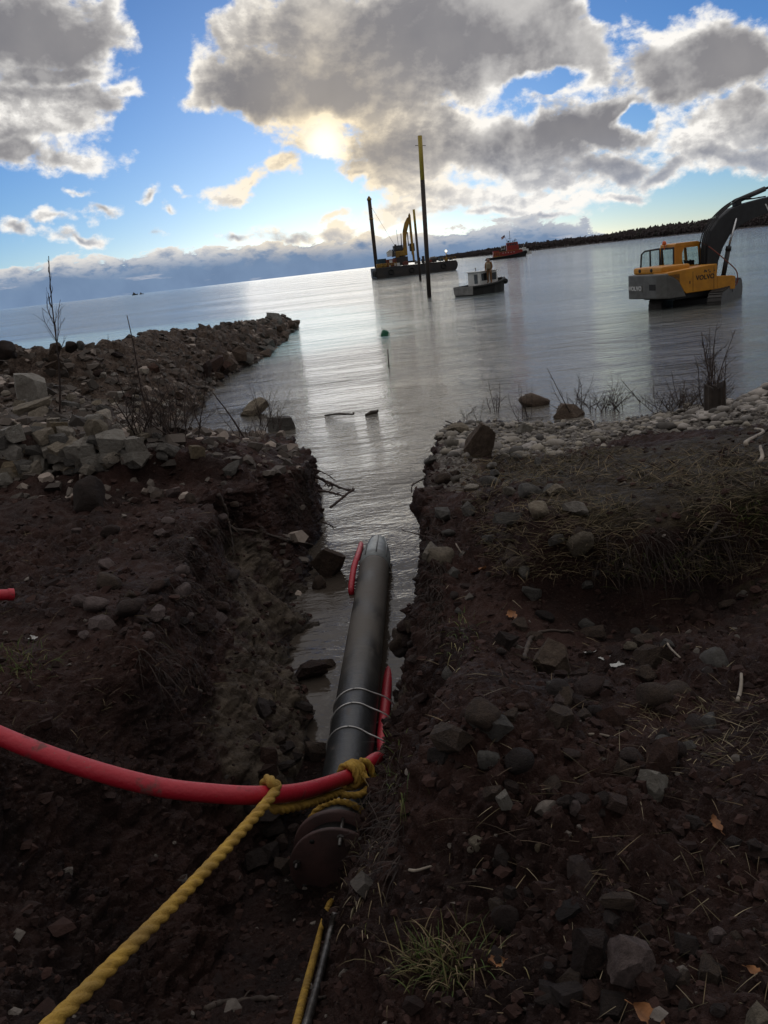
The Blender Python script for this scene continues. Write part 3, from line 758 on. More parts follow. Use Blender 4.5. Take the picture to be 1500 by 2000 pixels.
# small rubble of the left bank and the spit
def _rub(r):
    y = math.exp(r.uniform(math.log(8.2), math.log(58)))
    if y < 18: x = r.uniform(-0.62 * y - 1, -1.0)
    else: x = r.uniform(-12, -3.2)
    if y < 10.5 and r.random() > (y - 8) / 2.5: return None
    if y < 18 and x > -0.26 * y and r.random() < 0.7: return None
    return x, y
pp = scatter_xy(6500, _rub, 51)
ss = np.array([math.exp(_r.normal(math.log(0.030 + 0.0014 * p.y), 0.5)) for p in pp]).clip(0.02, 0.16)
g_ = _r.uniform(0.04, 0.12, len(pp)); pale = _r.random(len(pp)) < 0.12; g_[pale] = _r.uniform(0.2, 0.32, pale.sum())
cc = np.stack([g_ * 1.05, g_ * 0.86, g_ * 0.72], 1)
tag(scatter_mesh('rubble', [tuple(p + Vector((0, 0, (.05 if p.y < 19 else -.30) * s))) for p, s in zip(pp, ss)], ss, cc, TINT, 2, ('block', 'rough', 'rough'), 0.75, 7), kind='stuff')


def stone_mat(name, c1, c2, rand=0.0, rough=0.85, scale=2.2):
    m = bpy.data.materials.new(name); m.use_nodes = True
    b = NB(m.node_tree); p = m.node_tree.nodes['Principled BSDF']
    tc = b.n('ShaderNodeTexCoord').outputs['Object']; oi = b.n('ShaderNodeObjectInfo').outputs['Random']
    q = b.v('ADD', tc, b.comb(b.m('MULTIPLY', oi, 31.0), b.m('MULTIPLY', oi, 17.0), 0.0))
    col = b.mix(b.smooth(b.noise(q, scale, 6, 0.65), 0.3, 0.7), c2, c1)
    col = b.mix(b.smooth(b.noise(q, 9.0, 5, 0.7), 0.55, 0.75, 0, 0.7), col, tuple(x * 0.42 for x in c2))
    col = b.mix(b.smooth(b.noise(q, 26.0, 3, 0.7), 0.6, 0.75, 0, 0.5), col, tuple(min(1, x * 1.5) for x in c1))
    if rand:
        hs = b.n('ShaderNodeHueSaturation'); b.put(hs.inputs['Color'], col)
        b.put(hs.inputs['Value'], b.m('MULTIPLY_ADD', oi, 2 * rand, 1 - rand)); b.put(hs.inputs['Saturation'], b.m('MULTIPLY_ADD', b.m('FRACT', b.m('MULTIPLY', oi, 13.7)), 0.8, 0.55)); col = hs.outputs[0]
    b.put(p.inputs['Base Color'], col); p.inputs['Roughness'].default_value = rough; p.inputs['Specular IOR Level'].default_value = 0.3
    bp = b.n('ShaderNodeBump'); bp.inputs['Distance'].default_value = 0.10; bp.inputs['Strength'].default_value = 1.0
    b.put(bp.inputs['Height'], b.m('ADD', b.noise(q, 5.0, 7, 0.7), b.m('MULTIPLY', b.noise(q, 30.0, 4, 0.7), 0.35))); b.put(p.inputs['Normal'], bp.outputs[0])
    return m


SM = {
 'pale': stone_mat('pale_limestone', (0.42, 0.39, 0.34), (0.28, 0.25, 0.21)),
 'tan': stone_mat('tan_limestone', (0.36, 0.305, 0.225), (0.22, 0.18, 0.135)),
 'ochre': stone_mat('ochre_limestone', (0.32, 0.25, 0.155), (0.19, 0.145, 0.095)),
 'grey': stone_mat('grey_stone', (0.20, 0.185, 0.165), (0.12, 0.11, 0.098)),
 'brown': stone_mat('brown_stone', (0.125, 0.085, 0.06), (0.07, 0.048, 0.036)),
 'dark': stone_mat('dark_stone', (0.058, 0.039, 0.032), (0.035, 0.024, 0.020)),
 'pink': stone_mat('pinkish_stone', (0.26, 0.195, 0.18), (0.15, 0.11, 0.10)),
 'mixed': stone_mat('rubble_stone', (0.40, 0.35, 0.285), (0.23, 0.195, 0.155), 0.5),
 'muddy': stone_mat('muddy_stone', (0.080, 0.048, 0.038), (0.044, 0.026, 0.021), 0.5),
 'umber': stone_mat('umber_stone', (0.20, 0.145, 0.105), (0.115, 0.083, 0.062)),
}
_rk = {}


def rock_mesh(seed, kind, sub, mk):
    key = (seed, kind, sub, mk)
    if key not in _rk:
        v, f = rock_verts(sub, seed, kind); me = bpy.data.meshes.new('stone')
        me.from_pydata(v.tolist(), [], f.tolist()); me.polygons.foreach_set('use_smooth', [True] * len(f)); me.materials.append(SM[mk]); me.update(); me.set_sharp_from_angle(angle=rad(24 if kind != 'round' else 180))
        _rk[key] = me
    return _rk[key]


def stone(name, px, py, w, h, mk, kind, label, seed=1, rot=(0, 0, 0), sub=4, depth=0.8, sink=0.25, cat='stone', group=None, z=None, dist=None):
    """a named stone w x h photo pixels across, standing on the ground seen at px, py"""
    if dist: p = at(px, py + h * 0.5, dist)
    else:
        p, n = hit(px, py + h * 0.30)
        if p is None: p = at(px, py, 20)
    dpt = (Vector(p) - Vector((0, 0, H))).dot(Vector(_F))
    sx, sz = w / 1618 * dpt / 2, h / 1618 * dpt / 2
    o = bpy.data.objects.new(name, rock_mesh(seed, kind, sub, mk)); COL.objects.link(o)
    o.scale = (sx, (sx + sz) / 2 * depth, sz); o.rotation_euler = (rot[0], rot[1] + ROLL * 0.0, rot[2])
    o.location = (p[0], p[1] + sx * 0.3, p[2] + sz * (1 - 2 * sink))
    return tag(o, label, cat, group)


R = rad
# the blocks and boulders one can tell apart, left bank
stone('limestone_block', 64, 768, 64, 74, 'pale', 'block', 'squarish pale grey limestone block standing beside the thin bare sapling', 3, (0, R(5), R(25)), 5, 0.9, 0.12)
stone('limestone_block', 58, 806, 92, 40, 'tan', 'rough', 'flat tan wedge of limestone lying under the squarish pale block', 5, (0, R(-8), R(10)), 5)
stone('limestone_block', 112, 838, 38, 34, 'ochre', 'block', 'small ochre block in the rubble right of the tan wedge', 8, (0, R(10), R(40)))
stone('limestone_block', 190, 846, 50, 56, 'tan', 'rough', 'upright pointed tan block just behind the cracked pale pair', 12, (R(10), R(15), R(60)), 5)
stone('limestone_block', 222, 870, 62, 56, 'pale', 'block', 'larger left half of the cracked pale limestone pair', 14, (0, R(-6), R(15)), 5, 0.9, 0.15)
stone('limestone_block', 264, 878, 46, 48, 'pale', 'block', 'smaller right half of the cracked pale limestone pair', 17, (0, R(4), R(35)), 5, 0.9, 0.15)
stone('limestone_block', 22, 922, 62, 44, 'ochre', 'rough', 'ochre brown block at the near left end of the rubble heap', 19, (0, 0, R(20)))
stone('limestone_block', 62, 912, 50, 34, 'grey', 'block', 'grey slab resting beside the ochre brown block', 22, (0, R(10), R(50)))
stone('limestone_block', 150, 878, 66, 34, 'tan', 'rough', 'long tan slab lying left of the cracked pale pair', 24, (0, R(8), R(12)))
stone('limestone_block', 185, 902, 60, 34, 'pale', 'block', 'low pale slab in front of the cracked pale pair', 26, (0, R(-5), R(30)))
stone('boulder', 172, 972, 68, 68, 'dark', 'round', 'round dark muddy boulder on the earth below the rubble heap', 28, (0, 0, 0), 5, 0.9, 0.2, 'boulder')
stone('stone', 385, 882, 32, 28, 'ochre', 'block', 'single yellowish stone on the gravel left of the shrub twigs', 30, (0, R(12), R(30)))
stone('stone', 450, 918, 42, 26, 'grey', 'rough', 'flat grey stone on the brink of the left trench wall', 33, (0, R(-10), R(0)))
stone('limestone_block', 497, 802, 62, 32, 'tan', 'rough', 'tilted orange tan wedge of rock at the water edge among twigs', 36, (0, R(-16), R(10)), 5, 0.8, 0.15)
stone('boulder', 552, 830, 66, 34, 'grey', 'block', 'grey slab half in the water at the mouth of the trench', 38, (0, R(4), R(8)), 5, 0.8, 0.2, 'boulder')
stone('boulder', 644, 1104, 76, 66, 'brown', 'rough', 'big wet wedge of rock at the foot of the left trench wall', 47, (R(15), R(32), R(25)), 5, 0.8, 0.2, 'boulder')
stone('stone', 622, 1140, 26, 30, 'brown', 'round', 'rounded brown stone tucked under the wet wedge of rock', 43)
stone('mud_clod', 600, 1312, 70, 44, 'muddy', 'rough', 'broad muddy clod sticking out into the trench water left of the pipe', 45, (0, 0, R(20)), 5, 0.9, 0.35, 'clod')
stone('mud_clod', 640, 1298, 34, 18, 'brown', 'rough', 'small flat clod nearly touching the black pipe', 46, (0, 0, 0), 4, 0.9, 0.3, 'clod')
stone('stone', 618, 1468, 46, 46, 'brown', 'block', 'brown block of stone against the left side of the black pipe', 48, (0, R(10), R(20)), 5)
stone('stone', 155, 1176, 34, 24, 'pink', 'round', 'pale rounded stone on the dark earth of the left bank', 50)
stone('boulder', 534, 622, 40, 30, 'grey', 'block', 'big squared boulder at the far end of the spit', 52, (0, R(10), R(15)), 4, 0.9, 0.1, 'boulder', dist=50.0)
stone('boulder', 572, 632, 28, 16, 'brown', 'rough', 'low brown boulder at the very tip of the spit', 53, (0, R(14), 0), 4, 0.9, 0.2, 'boulder')
stone('boulder', 6, 676, 38, 36, 'dark', 'round', 'dark rounded boulder at the left end of the spit crest', 54, (0, 0, 0), 4, 0.9, 0.15, 'boulder', dist=20.0)
stone('boulder', 110, 674, 26, 26, 'brown', 'rough', 'brown boulder on the spit crest behind the thin bare sapling', 55, (0, 0, 0), 4, 0.9, 0.15, 'boulder', dist=20.5)
stone('boulder', 140, 676, 24, 20, 'dark', 'round', 'dark lump on the spit crest right of the thin bare sapling', 57, (0, 0, 0), 4, 0.9, 0.1, 'boulder', dist=20.5)
stone('boulder', 158, 675, 14, 18, 'grey', 'round', 'small grey stone standing on the spit crest', 58, (0, 0, 0), 4, 0.9, 0.1, 'boulder', dist=20.5)
# right bank
stone('boulder', 938, 866, 56, 84, 'umber', 'rough', 'tall brown boulder leaning at the brink of the right trench wall', 60, (R(15), R(12), R(10)), 5, 0.8, 0.15, 'boulder')
stone('stone', 895, 838, 42, 30, 'tan', 'rough', 'tan stone at the shoreward end of the right bank above the water', 62)
stone('boulder', 1044, 783, 52, 30, 'umber', 'round', 'rounded tan boulder standing in the shallow water near the twigs', 64, (0, 0, 0), 5, 0.9, 0.3, 'boulder')
stone('boulder', 1114, 804, 60, 38, 'umber', 'rough', 'brown boulder on the shore beside the shrub twigs', 61, (0, R(8), R(20)), 5, 0.9, 0.36, 'boulder')
stone('stone', 1026, 838, 28, 22, 'pale', 'block', 'pale block among the pebbles left of the shore boulder', 68, (0, R(25), R(20)))
stone('stone', 1072, 842, 24, 14, 'pale', 'block', 'flat pale stone among the pebbles below the shore boulder', 69)
stone('boulder', 1084, 1284, 92, 88, 'umber', 'rough', 'largest brown boulder half sunk in the churned earth of the right bank', 71, (0, R(10), R(30)), 5, 0.9, 0.25, 'boulder')
stone('stone', 1280, 1284, 74, 46, 'brown', 'block', 'long dark brown stone in the hollow under the torn turf', 73, (0, R(-28), R(0)), 5, 0.8, 0.2)
stone('stone', 1146, 1220, 26, 30, 'grey', 'round', 'grey egg shaped stone above the largest brown boulder', 75, (0, R(25), 0))
stone('stone', 1232, 1262, 22, 18, 'tan', 'round', 'small round yellowish stone between the paper scraps and the long dark stone', 76)
stone('stone', 990, 1252, 54, 44, 'dark', 'rough', 'dark stone just left of the largest brown boulder', 77, (0, R(20), 0), 5)
stone('stone', 1044, 1160, 48, 26, 'grey', 'rough', 'flat grey stone half buried below the torn turf', 78, (0, R(15), 0))
stone('stone', 1108, 1358, 46, 44, 'umber', 'rough', 'reddish brown stone below the largest brown boulder', 79, (0, 0, R(40)), 5)
stone('stone', 1092, 1368, 24, 24, 'pink', 'rough', 'pinkish stone stuck to the reddish brown stone', 80)
stone('stone', 1078, 1340, 22, 20, 'grey', 'round', 'little grey green pebble under the largest brown boulder', 81)
stone('stone', 1280, 1540, 84, 70, 'pale', 'rough', 'rough pale rock with a crusted top on the bare earth', 83, (0, R(10), R(15)), 5, 0.9, 0.15)
stone('stone', 988, 1568, 30, 50, 'pale', 'block', 'narrow pale stone standing on end in the dark earth', 85, (0, R(-20), R(10)), 4, 0.7, 0.2)
stone('stone', 1124, 1580, 26, 34, 'pink', 'block', 'pointed pinkish grey stone right of the narrow pale one', 87, (0, R(8), 0))
stone('stone', 932, 1648, 30, 28, 'tan', 'block', 'small squared tan stone on the slope beside the flange', 89, (0, R(5), R(20)))
stone('stone', 1242, 1868, 78, 92, 'pink', 'rough', 'big pinkish grey rock near the camera among dark stones', 91, (0, R(25), R(0)), 5, 0.9, 0.2)
stone('stone', 1166, 1850, 86, 84, 'muddy', 'rough', 'dark muddy rock touching the big pinkish grey one', 93, (0, R(10), R(30)), 5)
stone('stone', 1404, 1826, 32, 32, 'pink', 'block', 'grey pointed stone right of the big pinkish grey rock', 95, (0, R(10), 0))
stone('stone', 990, 1798, 50, 50, 'muddy', 'round', 'round muddy stone on the slope above the green grass tuft', 97, (0, 0, 0), 5)
stone('stone', 1484, 1988, 56, 60, 'tan', 'rough', 'tan rock cut by the lower right corner', 99, (0, 0, 0), 5)
stone('stone', 1202, 1762, 70, 34, 'brown', 'rough', 'flat brown stone lying above the big pinkish grey rock', 101, (0, R(5), 0), 5)
stone('stone', 920, 1660, 12, 12, 'tan', 'round', 'tiny tan pebble beside the small squared tan stone', 102, sub=3)
stone('stone', 1052, 1654, 18, 18, 'ochre', 'rough', 'yellow brown pebble on the dark slope under the narrow pale stone', 103, sub=3)
# heaps whose stones nothing tells apart: each still an object of its own
def heap(n, region, size, mks, kinds, name, cat, label, group, seed, sink=0.25, cond=None):
    r = np.random.default_rng(seed); k = 0; guard = 0
    while k < n and guard < n * 30:
        guard += 1
        x, y = r.uniform(region[0], region[2]), r.uniform(region[1], region[3])
        p, nn = hit(x, y)
        if p is None or p.z < 0.02 or p.y > 60: continue
        if cond and not cond(x, y, p): continue
        s = math.exp(r.uniform(math.log(size[0]), math.log(size[1]))) * 0.5
        o = bpy.data.objects.new(name, rock_mesh(200 + int(r.integers(10)), kinds[int(r.integers(len(kinds)))], 3, mks[int(r.integers(len(mks)))])); COL.objects.link(o)
        o.scale = (s * r.uniform(.8, 1.3), s * r.uniform(.8, 1.2), s * r.uniform(.55, .95)); o.rotation_euler = (r.uniform(-.4, .4), r.uniform(-.4, .4), r.uniform(0, 6.3))
        o.location = p + Vector((0, 0, o.scale[2] * (1 - 2 * sink)))
        tag(o, label, cat, group); k += 1


heap(150, (0, 775, 335, 955), (0.09, 0.27), ('mixed', 'mixed', 'grey', 'pale', 'tan', 'mixed'), ('block', 'rough'), 'rubble_block', 'rubble', 'loose limestone rubble block in the heap on the left bank', 'rubble blocks heaped on the left bank', 61,
     cond=lambda x, y, p: y < 945 - 0.12 * x and p.y > 7.5)
heap(75, (0, 690, 560, 830), (0.14, 0.36), ('brown', 'brown', 'muddy', 'mixed'), ('block', 'rough'), 'spit_stone', 'stone', 'brownish stone embedded in the flank of the spit', 'stones along the spit', 63, cond=lambda x, y, p: p.y > 14, sink=0.52)
heap(26, (400, 640, 600, 760), (0.3, 0.75), ('brown', 'grey', 'muddy'), ('block', 'rough'), 'spit_boulder', 'boulder', 'dark wet boulder at the waterline of the spit', 'boulders along the waterline of the spit', 64, cond=lambda x, y, p: p.z < 0.55)
heap(60, (850, 1120, 1420, 1500), (0.05, 0.15), ('muddy', 'muddy', 'brown', 'grey'), ('round', 'rough'), 'earth_stone', 'stone', 'muddy cobble mixed into the churned earth of the right bank', 'cobbles in the churned earth', 65, sink=0.36)
heap(46, (960, 1480, 1480, 1990), (0.03, 0.085), ('muddy', 'dark', 'muddy', 'brown'), ('rough', 'block'), 'earth_stone', 'stone', 'dark lumpy stone in the bare earth nearest the camera', 'dark stones in the near earth', 66, sink=0.4)
heap(34, (840, 880, 1130, 1130), (0.07, 0.2), ('grey', 'brown', 'mixed'), ('round', 'rough'), 'bank_stone', 'stone', 'grey brown stone along the brink of the right trench wall', 'stones along the brink of the right wall', 67, cond=lambda x, y, p: p.z > 0.5)
heap(40, (150, 960, 480, 1250), (0.06, 0.17), ('muddy', 'brown', 'pink'), ('round', 'rough'), 'bank_stone', 'stone', 'small stone lying on the dark earth of the left bank', 'stones on the dark left bank', 68, cond=lambda x, y, p: p.z > 0.8)
heap(40, (470, 1380, 640, 1700), (0.05, 0.15), ('muddy', 'brown', 'dark'), ('rough', 'block'), 'trench_stone', 'stone', 'muddy stone on the trench floor left of the black pipe', 'stones on the trench floor', 69, cond=lambda x, y, p: p.z < 0.5)
heap(16, (765, 1150, 830, 1300), (0.06, 0.16), ('muddy', 'brown'), ('rough', 'round'), 'trench_stone', 'stone', 'muddy clod in the water right of the black pipe', 'clods right of the pipe', 70, cond=lambda x, y, p: p.z < 0.6)
# ------------------------------------------------------------------ paints and metals
PM = {
 'hdpe': mat('black_pipe_plastic', (0.016, 0.017, 0.018), (0.026, 0.025, 0.024), 2.5, 0.33, 0.002, 60.0, spec=0.6),
 'cap': mat('pale_plastic_cap', (0.30, 0.33, 0.33), (0.16, 0.17, 0.17), 5.0, 0.45, 0.004, 20.0),
 'wire': mat('galvanised_wire', (0.55, 0.54, 0.52), (0.35, 0.34, 0.33), 9.0, 0.4, metal=0.6),
 'flange': mat('rusty_primer', (0.085, 0.043, 0.038), (0.045, 0.026, 0.024), 4.0, 0.65, 0.003, 40.0),
 'steel': mat('bolt_steel', (0.20, 0.19, 0.18), (0.10, 0.09, 0.085), 20.0, 0.4, metal=0.8),
 'yellow': mat('machine_yellow', (0.62, 0.27, 0.018), (0.50, 0.21, 0.016), 2.0, 0.42, 0.001, 14.0),
 'cwgrey': mat('machine_grey', (0.135, 0.135, 0.125), (0.095, 0.092, 0.085), 2.5, 0.5, 0.002, 12.0),
 'dark': mat('machine_charcoal', (0.022, 0.023, 0.025), (0.014, 0.014, 0.015), 3.0, 0.5),
 'rubber': mat('black_rubber', (0.014, 0.014, 0.014), (0.022, 0.021, 0.02), 5.0, 0.75, 0.004, 18.0),
 'track': mat('muddy_track_steel', (0.050, 0.046, 0.042), (0.026, 0.023, 0.021), 3.0, 0.6, 0.004, 16.0),
 'chrome': mat('piston_rod', (0.7, 0.7, 0.7), (0.6, 0.6, 0.6), 3.0, 0.15, metal=1.0),
 'white': mat('white_paint', (0.72, 0.72, 0.70), (0.60, 0.60, 0.57), 1.5, 0.5),
 'letter_w': mat('white_lettering', (0.75, 0.75, 0.73), (0.68, 0.68, 0.66), 4.0, 0.5),
 'letter_k': mat('black_lettering', (0.012, 0.012, 0.012), (0.016, 0.016, 0.016), 4.0, 0.5),
 'hull': mat('barge_hull_black', (0.028, 0.029, 0.032), (0.050, 0.040, 0.034), 0.5, 0.55, 0.02, 2.0),
 'red': mat('tug_red', (0.33, 0.028, 0.022), (0.24, 0.022, 0.018), 0.6, 0.5),
 'rustred': mat('rusty_red', (0.20, 0.050, 0.030), (0.12, 0.035, 0.022), 1.0, 0.7),
 'dredge': mat('dredge_yellow', (0.42, 0.24, 0.030), (0.24, 0.135, 0.025), 0.6, 0.55),
 'alu': mat('bare_aluminium', (0.30, 0.29, 0.27), (0.20, 0.19, 0.18), 2.0, 0.5, metal=0.35),
 'pile_y': mat('pile_yellow', (0.42, 0.31, 0.035), (0.30, 0.21, 0.03), 0.8, 0.6),
 'pile_d': mat('pile_dark_steel', (0.055, 0.036, 0.026), (0.028, 0.021, 0.018), 0.7, 0.7, 0.01, 3.0),
 'wood': mat('weathered_wood', (0.060, 0.045, 0.034), (0.028, 0.020, 0.016), 3.0, 0.85, 0.01, 14.0),
 'bark': mat('dark_twig_bark', (0.060, 0.038, 0.030), (0.030, 0.020, 0.016), 8.0, 0.85),
 'root': mat('root_bark', (0.070, 0.050, 0.038), (0.038, 0.027, 0.021), 8.0, 0.85, 0.004, 40.0),
 'drift': mat('pale_driftwood', (0.34, 0.29, 0.23), (0.20, 0.165, 0.13), 6.0, 0.8),
 'green': mat('green_plastic', (0.015, 0.16, 0.075), (0.010, 0.10, 0.05), 4.0, 0.5),
 'brownduck': mat('brown_canvas_cloth', (0.24, 0.125, 0.055), (0.17, 0.088, 0.04), 3.0, 0.9),
 'tancloth': mat('tan_cloth', (0.30, 0.25, 0.17), (0.22, 0.18, 0.12), 3.0, 0.9),
 'skin': mat('skin', (0.42, 0.26, 0.19), (0.36, 0.21, 0.15), 4.0, 0.6),
 'hair': mat('brown_hair', (0.05, 0.032, 0.02), (0.03, 0.02, 0.013), 8.0, 0.8),
 'leaf': mat('dead_leaf', (0.32, 0.135, 0.045), (0.17, 0.075, 0.032), 14.0, 0.7, 0.004, 60.0),
 'paper': mat('soiled_paper', (0.50, 0.50, 0.48), (0.33, 0.32, 0.30), 9.0, 0.85),
 'amber': mat('orange_beacon_lens', (0.75, 0.13, 0.015), (0.6, 0.1, 0.01), 5.0, 0.25),
}
PM['bluegrey'] = mat('blue_tarp', (0.03, 0.075, 0.11), (0.02, 0.05, 0.075), 1.0, 0.7)


def glass_mat():
    m = bpy.data.materials.new('window_glass'); m.use_nodes = True; p = m.node_tree.nodes['Principled BSDF']
    b = NB(m.node_tree); pos = b.n('ShaderNodeTexCoord').outputs['Object']
    b.put(p.inputs['Base Color'], b.mix(b.noise(pos, 3.0, 3, 0.5), (0.50, 0.62, 0.58), (0.62, 0.72, 0.69)))
    p.inputs['Roughness'].default_value = 0.02; p.inputs['Transmission Weight'].default_value = 1.0; p.inputs['IOR'].default_value = 1.12; return m


PM['glass'] = glass_mat()
PM['darkglass'] = mat('dark_window', (0.020, 0.026, 0.030), (0.014, 0.018, 0.020), 1.0, 0.06, spec=0.7)


def hose_mat():
    m = bpy.data.materials.new('red_conduit'); m.use_nodes = True
    b = NB(m.node_tree); p = m.node_tree.nodes['Principled BSDF']; pos = b.n('ShaderNodeNewGeometry').outputs['Position']
    col = b.mix(b.smooth(b.noise(pos, 3.0, 5, 0.6), 0.3, 0.7), (0.36, 0.008, 0.022), (0.43, 0.013, 0.028))
    mud = b.smooth(b.noise(pos, 9.0, 6, 0.65), 0.57, 0.70)
    col = b.mix(b.m('MULTIPLY', mud, 0.75), col, (0.085, 0.060, 0.050))
    col = b.mix(b.smooth(b.noise(pos, 45.0, 3, 0.6), 0.66, 0.74, 0, 0.6), col, (0.16, 0.09, 0.075))
    b.put(p.inputs['Base Color'], col); b.put(p.inputs['Roughness'], b.m('MULTIPLY_ADD', mud, 0.3, 0.5))
    bp = b.n('ShaderNodeBump'); bp.inputs['Distance'].default_value = 0.004; b.put(bp.inputs['Height'], b.noise(pos, 40.0, 4, 0.6)); b.put(p.inputs['Normal'], bp.outputs[0])
    return m


def rope_mat():
    m = bpy.data.materials.new('yellow_rope_fibre'); m.use_nodes = True
    b = NB(m.node_tree); p = m.node_tree.nodes['Principled BSDF']; pos = b.n('ShaderNodeNewGeometry').outputs['Position']
    col = b.mix(b.smooth(b.noise(pos, 16.0, 6, 0.7), 0.3, 0.7), (0.27, 0.150, 0.020), (0.52, 0.315, 0.042))
    col = b.mix(b.smooth(b.noise(pos, 4.0, 4, 0.6), 0.5, 0.75, 0, 0.55), col, (0.12, 0.075, 0.03))
    b.put(p.inputs['Base Color'], col); p.inputs['Roughness'].default_value = 0.75
    bp = b.n('ShaderNodeBump'); bp.inputs['Distance'].default_value = 0.006; b.put(bp.inputs['Height'], b.noise(b.v('MULTIPLY', pos, (1, 1, 1)), 190.0, 3, 0.6)); b.put(p.inputs['Normal'], bp.outputs[0])
    return m


PM['hose'] = hose_mat(); PM['rope'] = rope_mat()


def pipe_mat():
    m = bpy.data.materials.new('black_pipe'); m.use_nodes = True
    b = NB(m.node_tree); p = m.node_tree.nodes['Principled BSDF']; pos = b.n('ShaderNodeNewGeometry').outputs['Position']
    s = b.xyz(pos)
    k = b.m('MULTIPLY', b.smooth(s[1], 5.4, 6.6), b.smooth(b.noise(b.v('MULTIPLY', pos, (1.6, 1.0, 1.6)), 2.3, 5, 0.62), 0.22, 0.60))
    col = b.mix(k, (0.014, 0.015, 0.016), (0.092, 0.080, 0.067))
    ring = b.smooth(b.noise(b.v('MULTIPLY', pos, (0.4, 6.0, 0.4)), 2.0, 3, 0.6), 0.56, 0.7, 0, 0.5)
    col = b.mix(b.m('MULTIPLY', ring, b.smooth(s[1], 5.2, 6.8)), col, (0.10, 0.088, 0.074))
    scr = b.smooth(b.noise(b.v('MULTIPLY', pos, (9.0, 2.2, 9.0)), 3.0, 4, 0.7), 0.63, 0.72, 0, 0.5)
    col = b.mix(scr, col, (0.055, 0.055, 0.055))
    mud = b.smooth(b.noise(b.v('MULTIPLY', pos, (1, .6, 1)), 7.0, 6, 0.7), 0.56, 0.70, 0, 0.8)
    col = b.mix(mud, col, (0.085, 0.066, 0.054))
    b.put(p.inputs['Base Color'], col); b.put(p.inputs['Roughness'], b.m('MULTIPLY_ADD', b.m('MAXIMUM', k, mud), 0.32, 0.40))
    bp = b.n('ShaderNodeBump'); bp.inputs['Distance'].default_value = 0.004; b.put(bp.inputs['Height'], b.noise(pos, 24.0, 5, 0.65)); b.put(p.inputs['Normal'], bp.outputs[0])
    return m


def spline(pts, n):
    """smooth curve through the points"""
    P = [Vector(p) for p in pts]; P = [P[0] * 2 - P[1]] + P + [P[-1] * 2 - P[-2]]; out = []
    for i in range(1, len(P) - 2):
        a, b_, c, d = P[i - 1], P[i], P[i + 1], P[i + 2]
        for k in range(n):
            t = k / n
            out.append(0.5 * ((2 * b_) + (c - a) * t + (2 * a - 5 * b_ + 4 * c - d) * t * t + (3 * b_ - a - 3 * c + d) * t ** 3))
    out.append(P[-2].copy()); return out


def resample(pts, step):
    out = [pts[0].copy()]; acc = 0.0
    for a, b_ in zip(pts[:-1], pts[1:]):
        L = (b_ - a).length
        if L < 1e-9: continue
        t = step - acc
        while t <= L: out.append(a + (b_ - a) * (t / L)); t += step
        acc = L - (t - step)
    return out


def rope_mesh(mb, pts, r, lay=0.16, strands=3, n=18, step=None):
    """laid rope: a lobed section that turns as it runs"""
    P = resample(pts, step or r * 0.32); up = None; vs = []; fs = []; ph = 0.0; st = step or r * 0.32
    for i, p in enumerate(P):
        t = P[min(i + 1, len(P) - 1)] - P[max(i - 1, 0)]; t.normalize()
        if up is None: up = Vector((0, 0, 1)) if abs(t.z) < 0.9 else Vector((1, 0, 0))
        a = up - t * up.dot(t); a.normalize(); up = a; c = t.cross(a); ph += 2 * math.pi * st / lay
        for k in range(n):
            th = 2 * math.pi * k / n; q = abs(math.cos(strands * (th - ph) / 2))
            rr = r * (0.62 + 0.40 * q ** 0.7)
            vs.append(p + (a * math.cos(th) + c * math.sin(th)) * rr)
    m = len(P)
    for i in range(m - 1):
        for k in range(n): fs.append((i * n + k, i * n + (k + 1) % n, (i + 1) * n + (k + 1) % n, (i + 1) * n + k))
    fs += [tuple(range(n))[::-1], tuple((m - 1) * n + k for k in range(n))]
    mb.add(vs, fs, True); return mb


def frame_of(t):
    t = t.normalized(); a = Vector((0, 0, 1)) - t * t.z
    if a.length < 1e-3: a = Vector((1, 0, 0)) - t * t.x
    a.normalize(); return t, a, t.cross(a)


# ------------------------------------------------------------------ the pipe in the trench
PS = atz(655, 1690, 0.16); PE = atz(739, 1052, 0.13); PR = 0.162
PT = (PE - PS).normalized(); _, PA, PC = frame_of(PT); PL = (PE - PS).length


def pipe_at(y):
    return PS + (PE - PS) * ((y - PS.y) / (PE.y - PS.y))


def lathe(mb, o, t, prof, n=48, smooth=True):
    """turned shape about an axis: prof = (distance along, radius)"""
    t, a, c = frame_of(t); vs = []; fs = []
    for d, r in prof:
        for k in range(n):
            th = 2 * math.pi * k / n; vs.append(o + t * d + (a * math.cos(th) + c * math.sin(th)) * r)
    for i in range(len(prof) - 1):
        for k in range(n): fs.append((i * n + k, i * n + (k + 1) % n, (i + 1) * n + (k + 1) % n, (i + 1) * n + k))
    fs += [tuple(range(n))[::-1], tuple((len(prof) - 1) * n + k for k in range(n))]
    mb.add(vs, fs, smooth); return mb


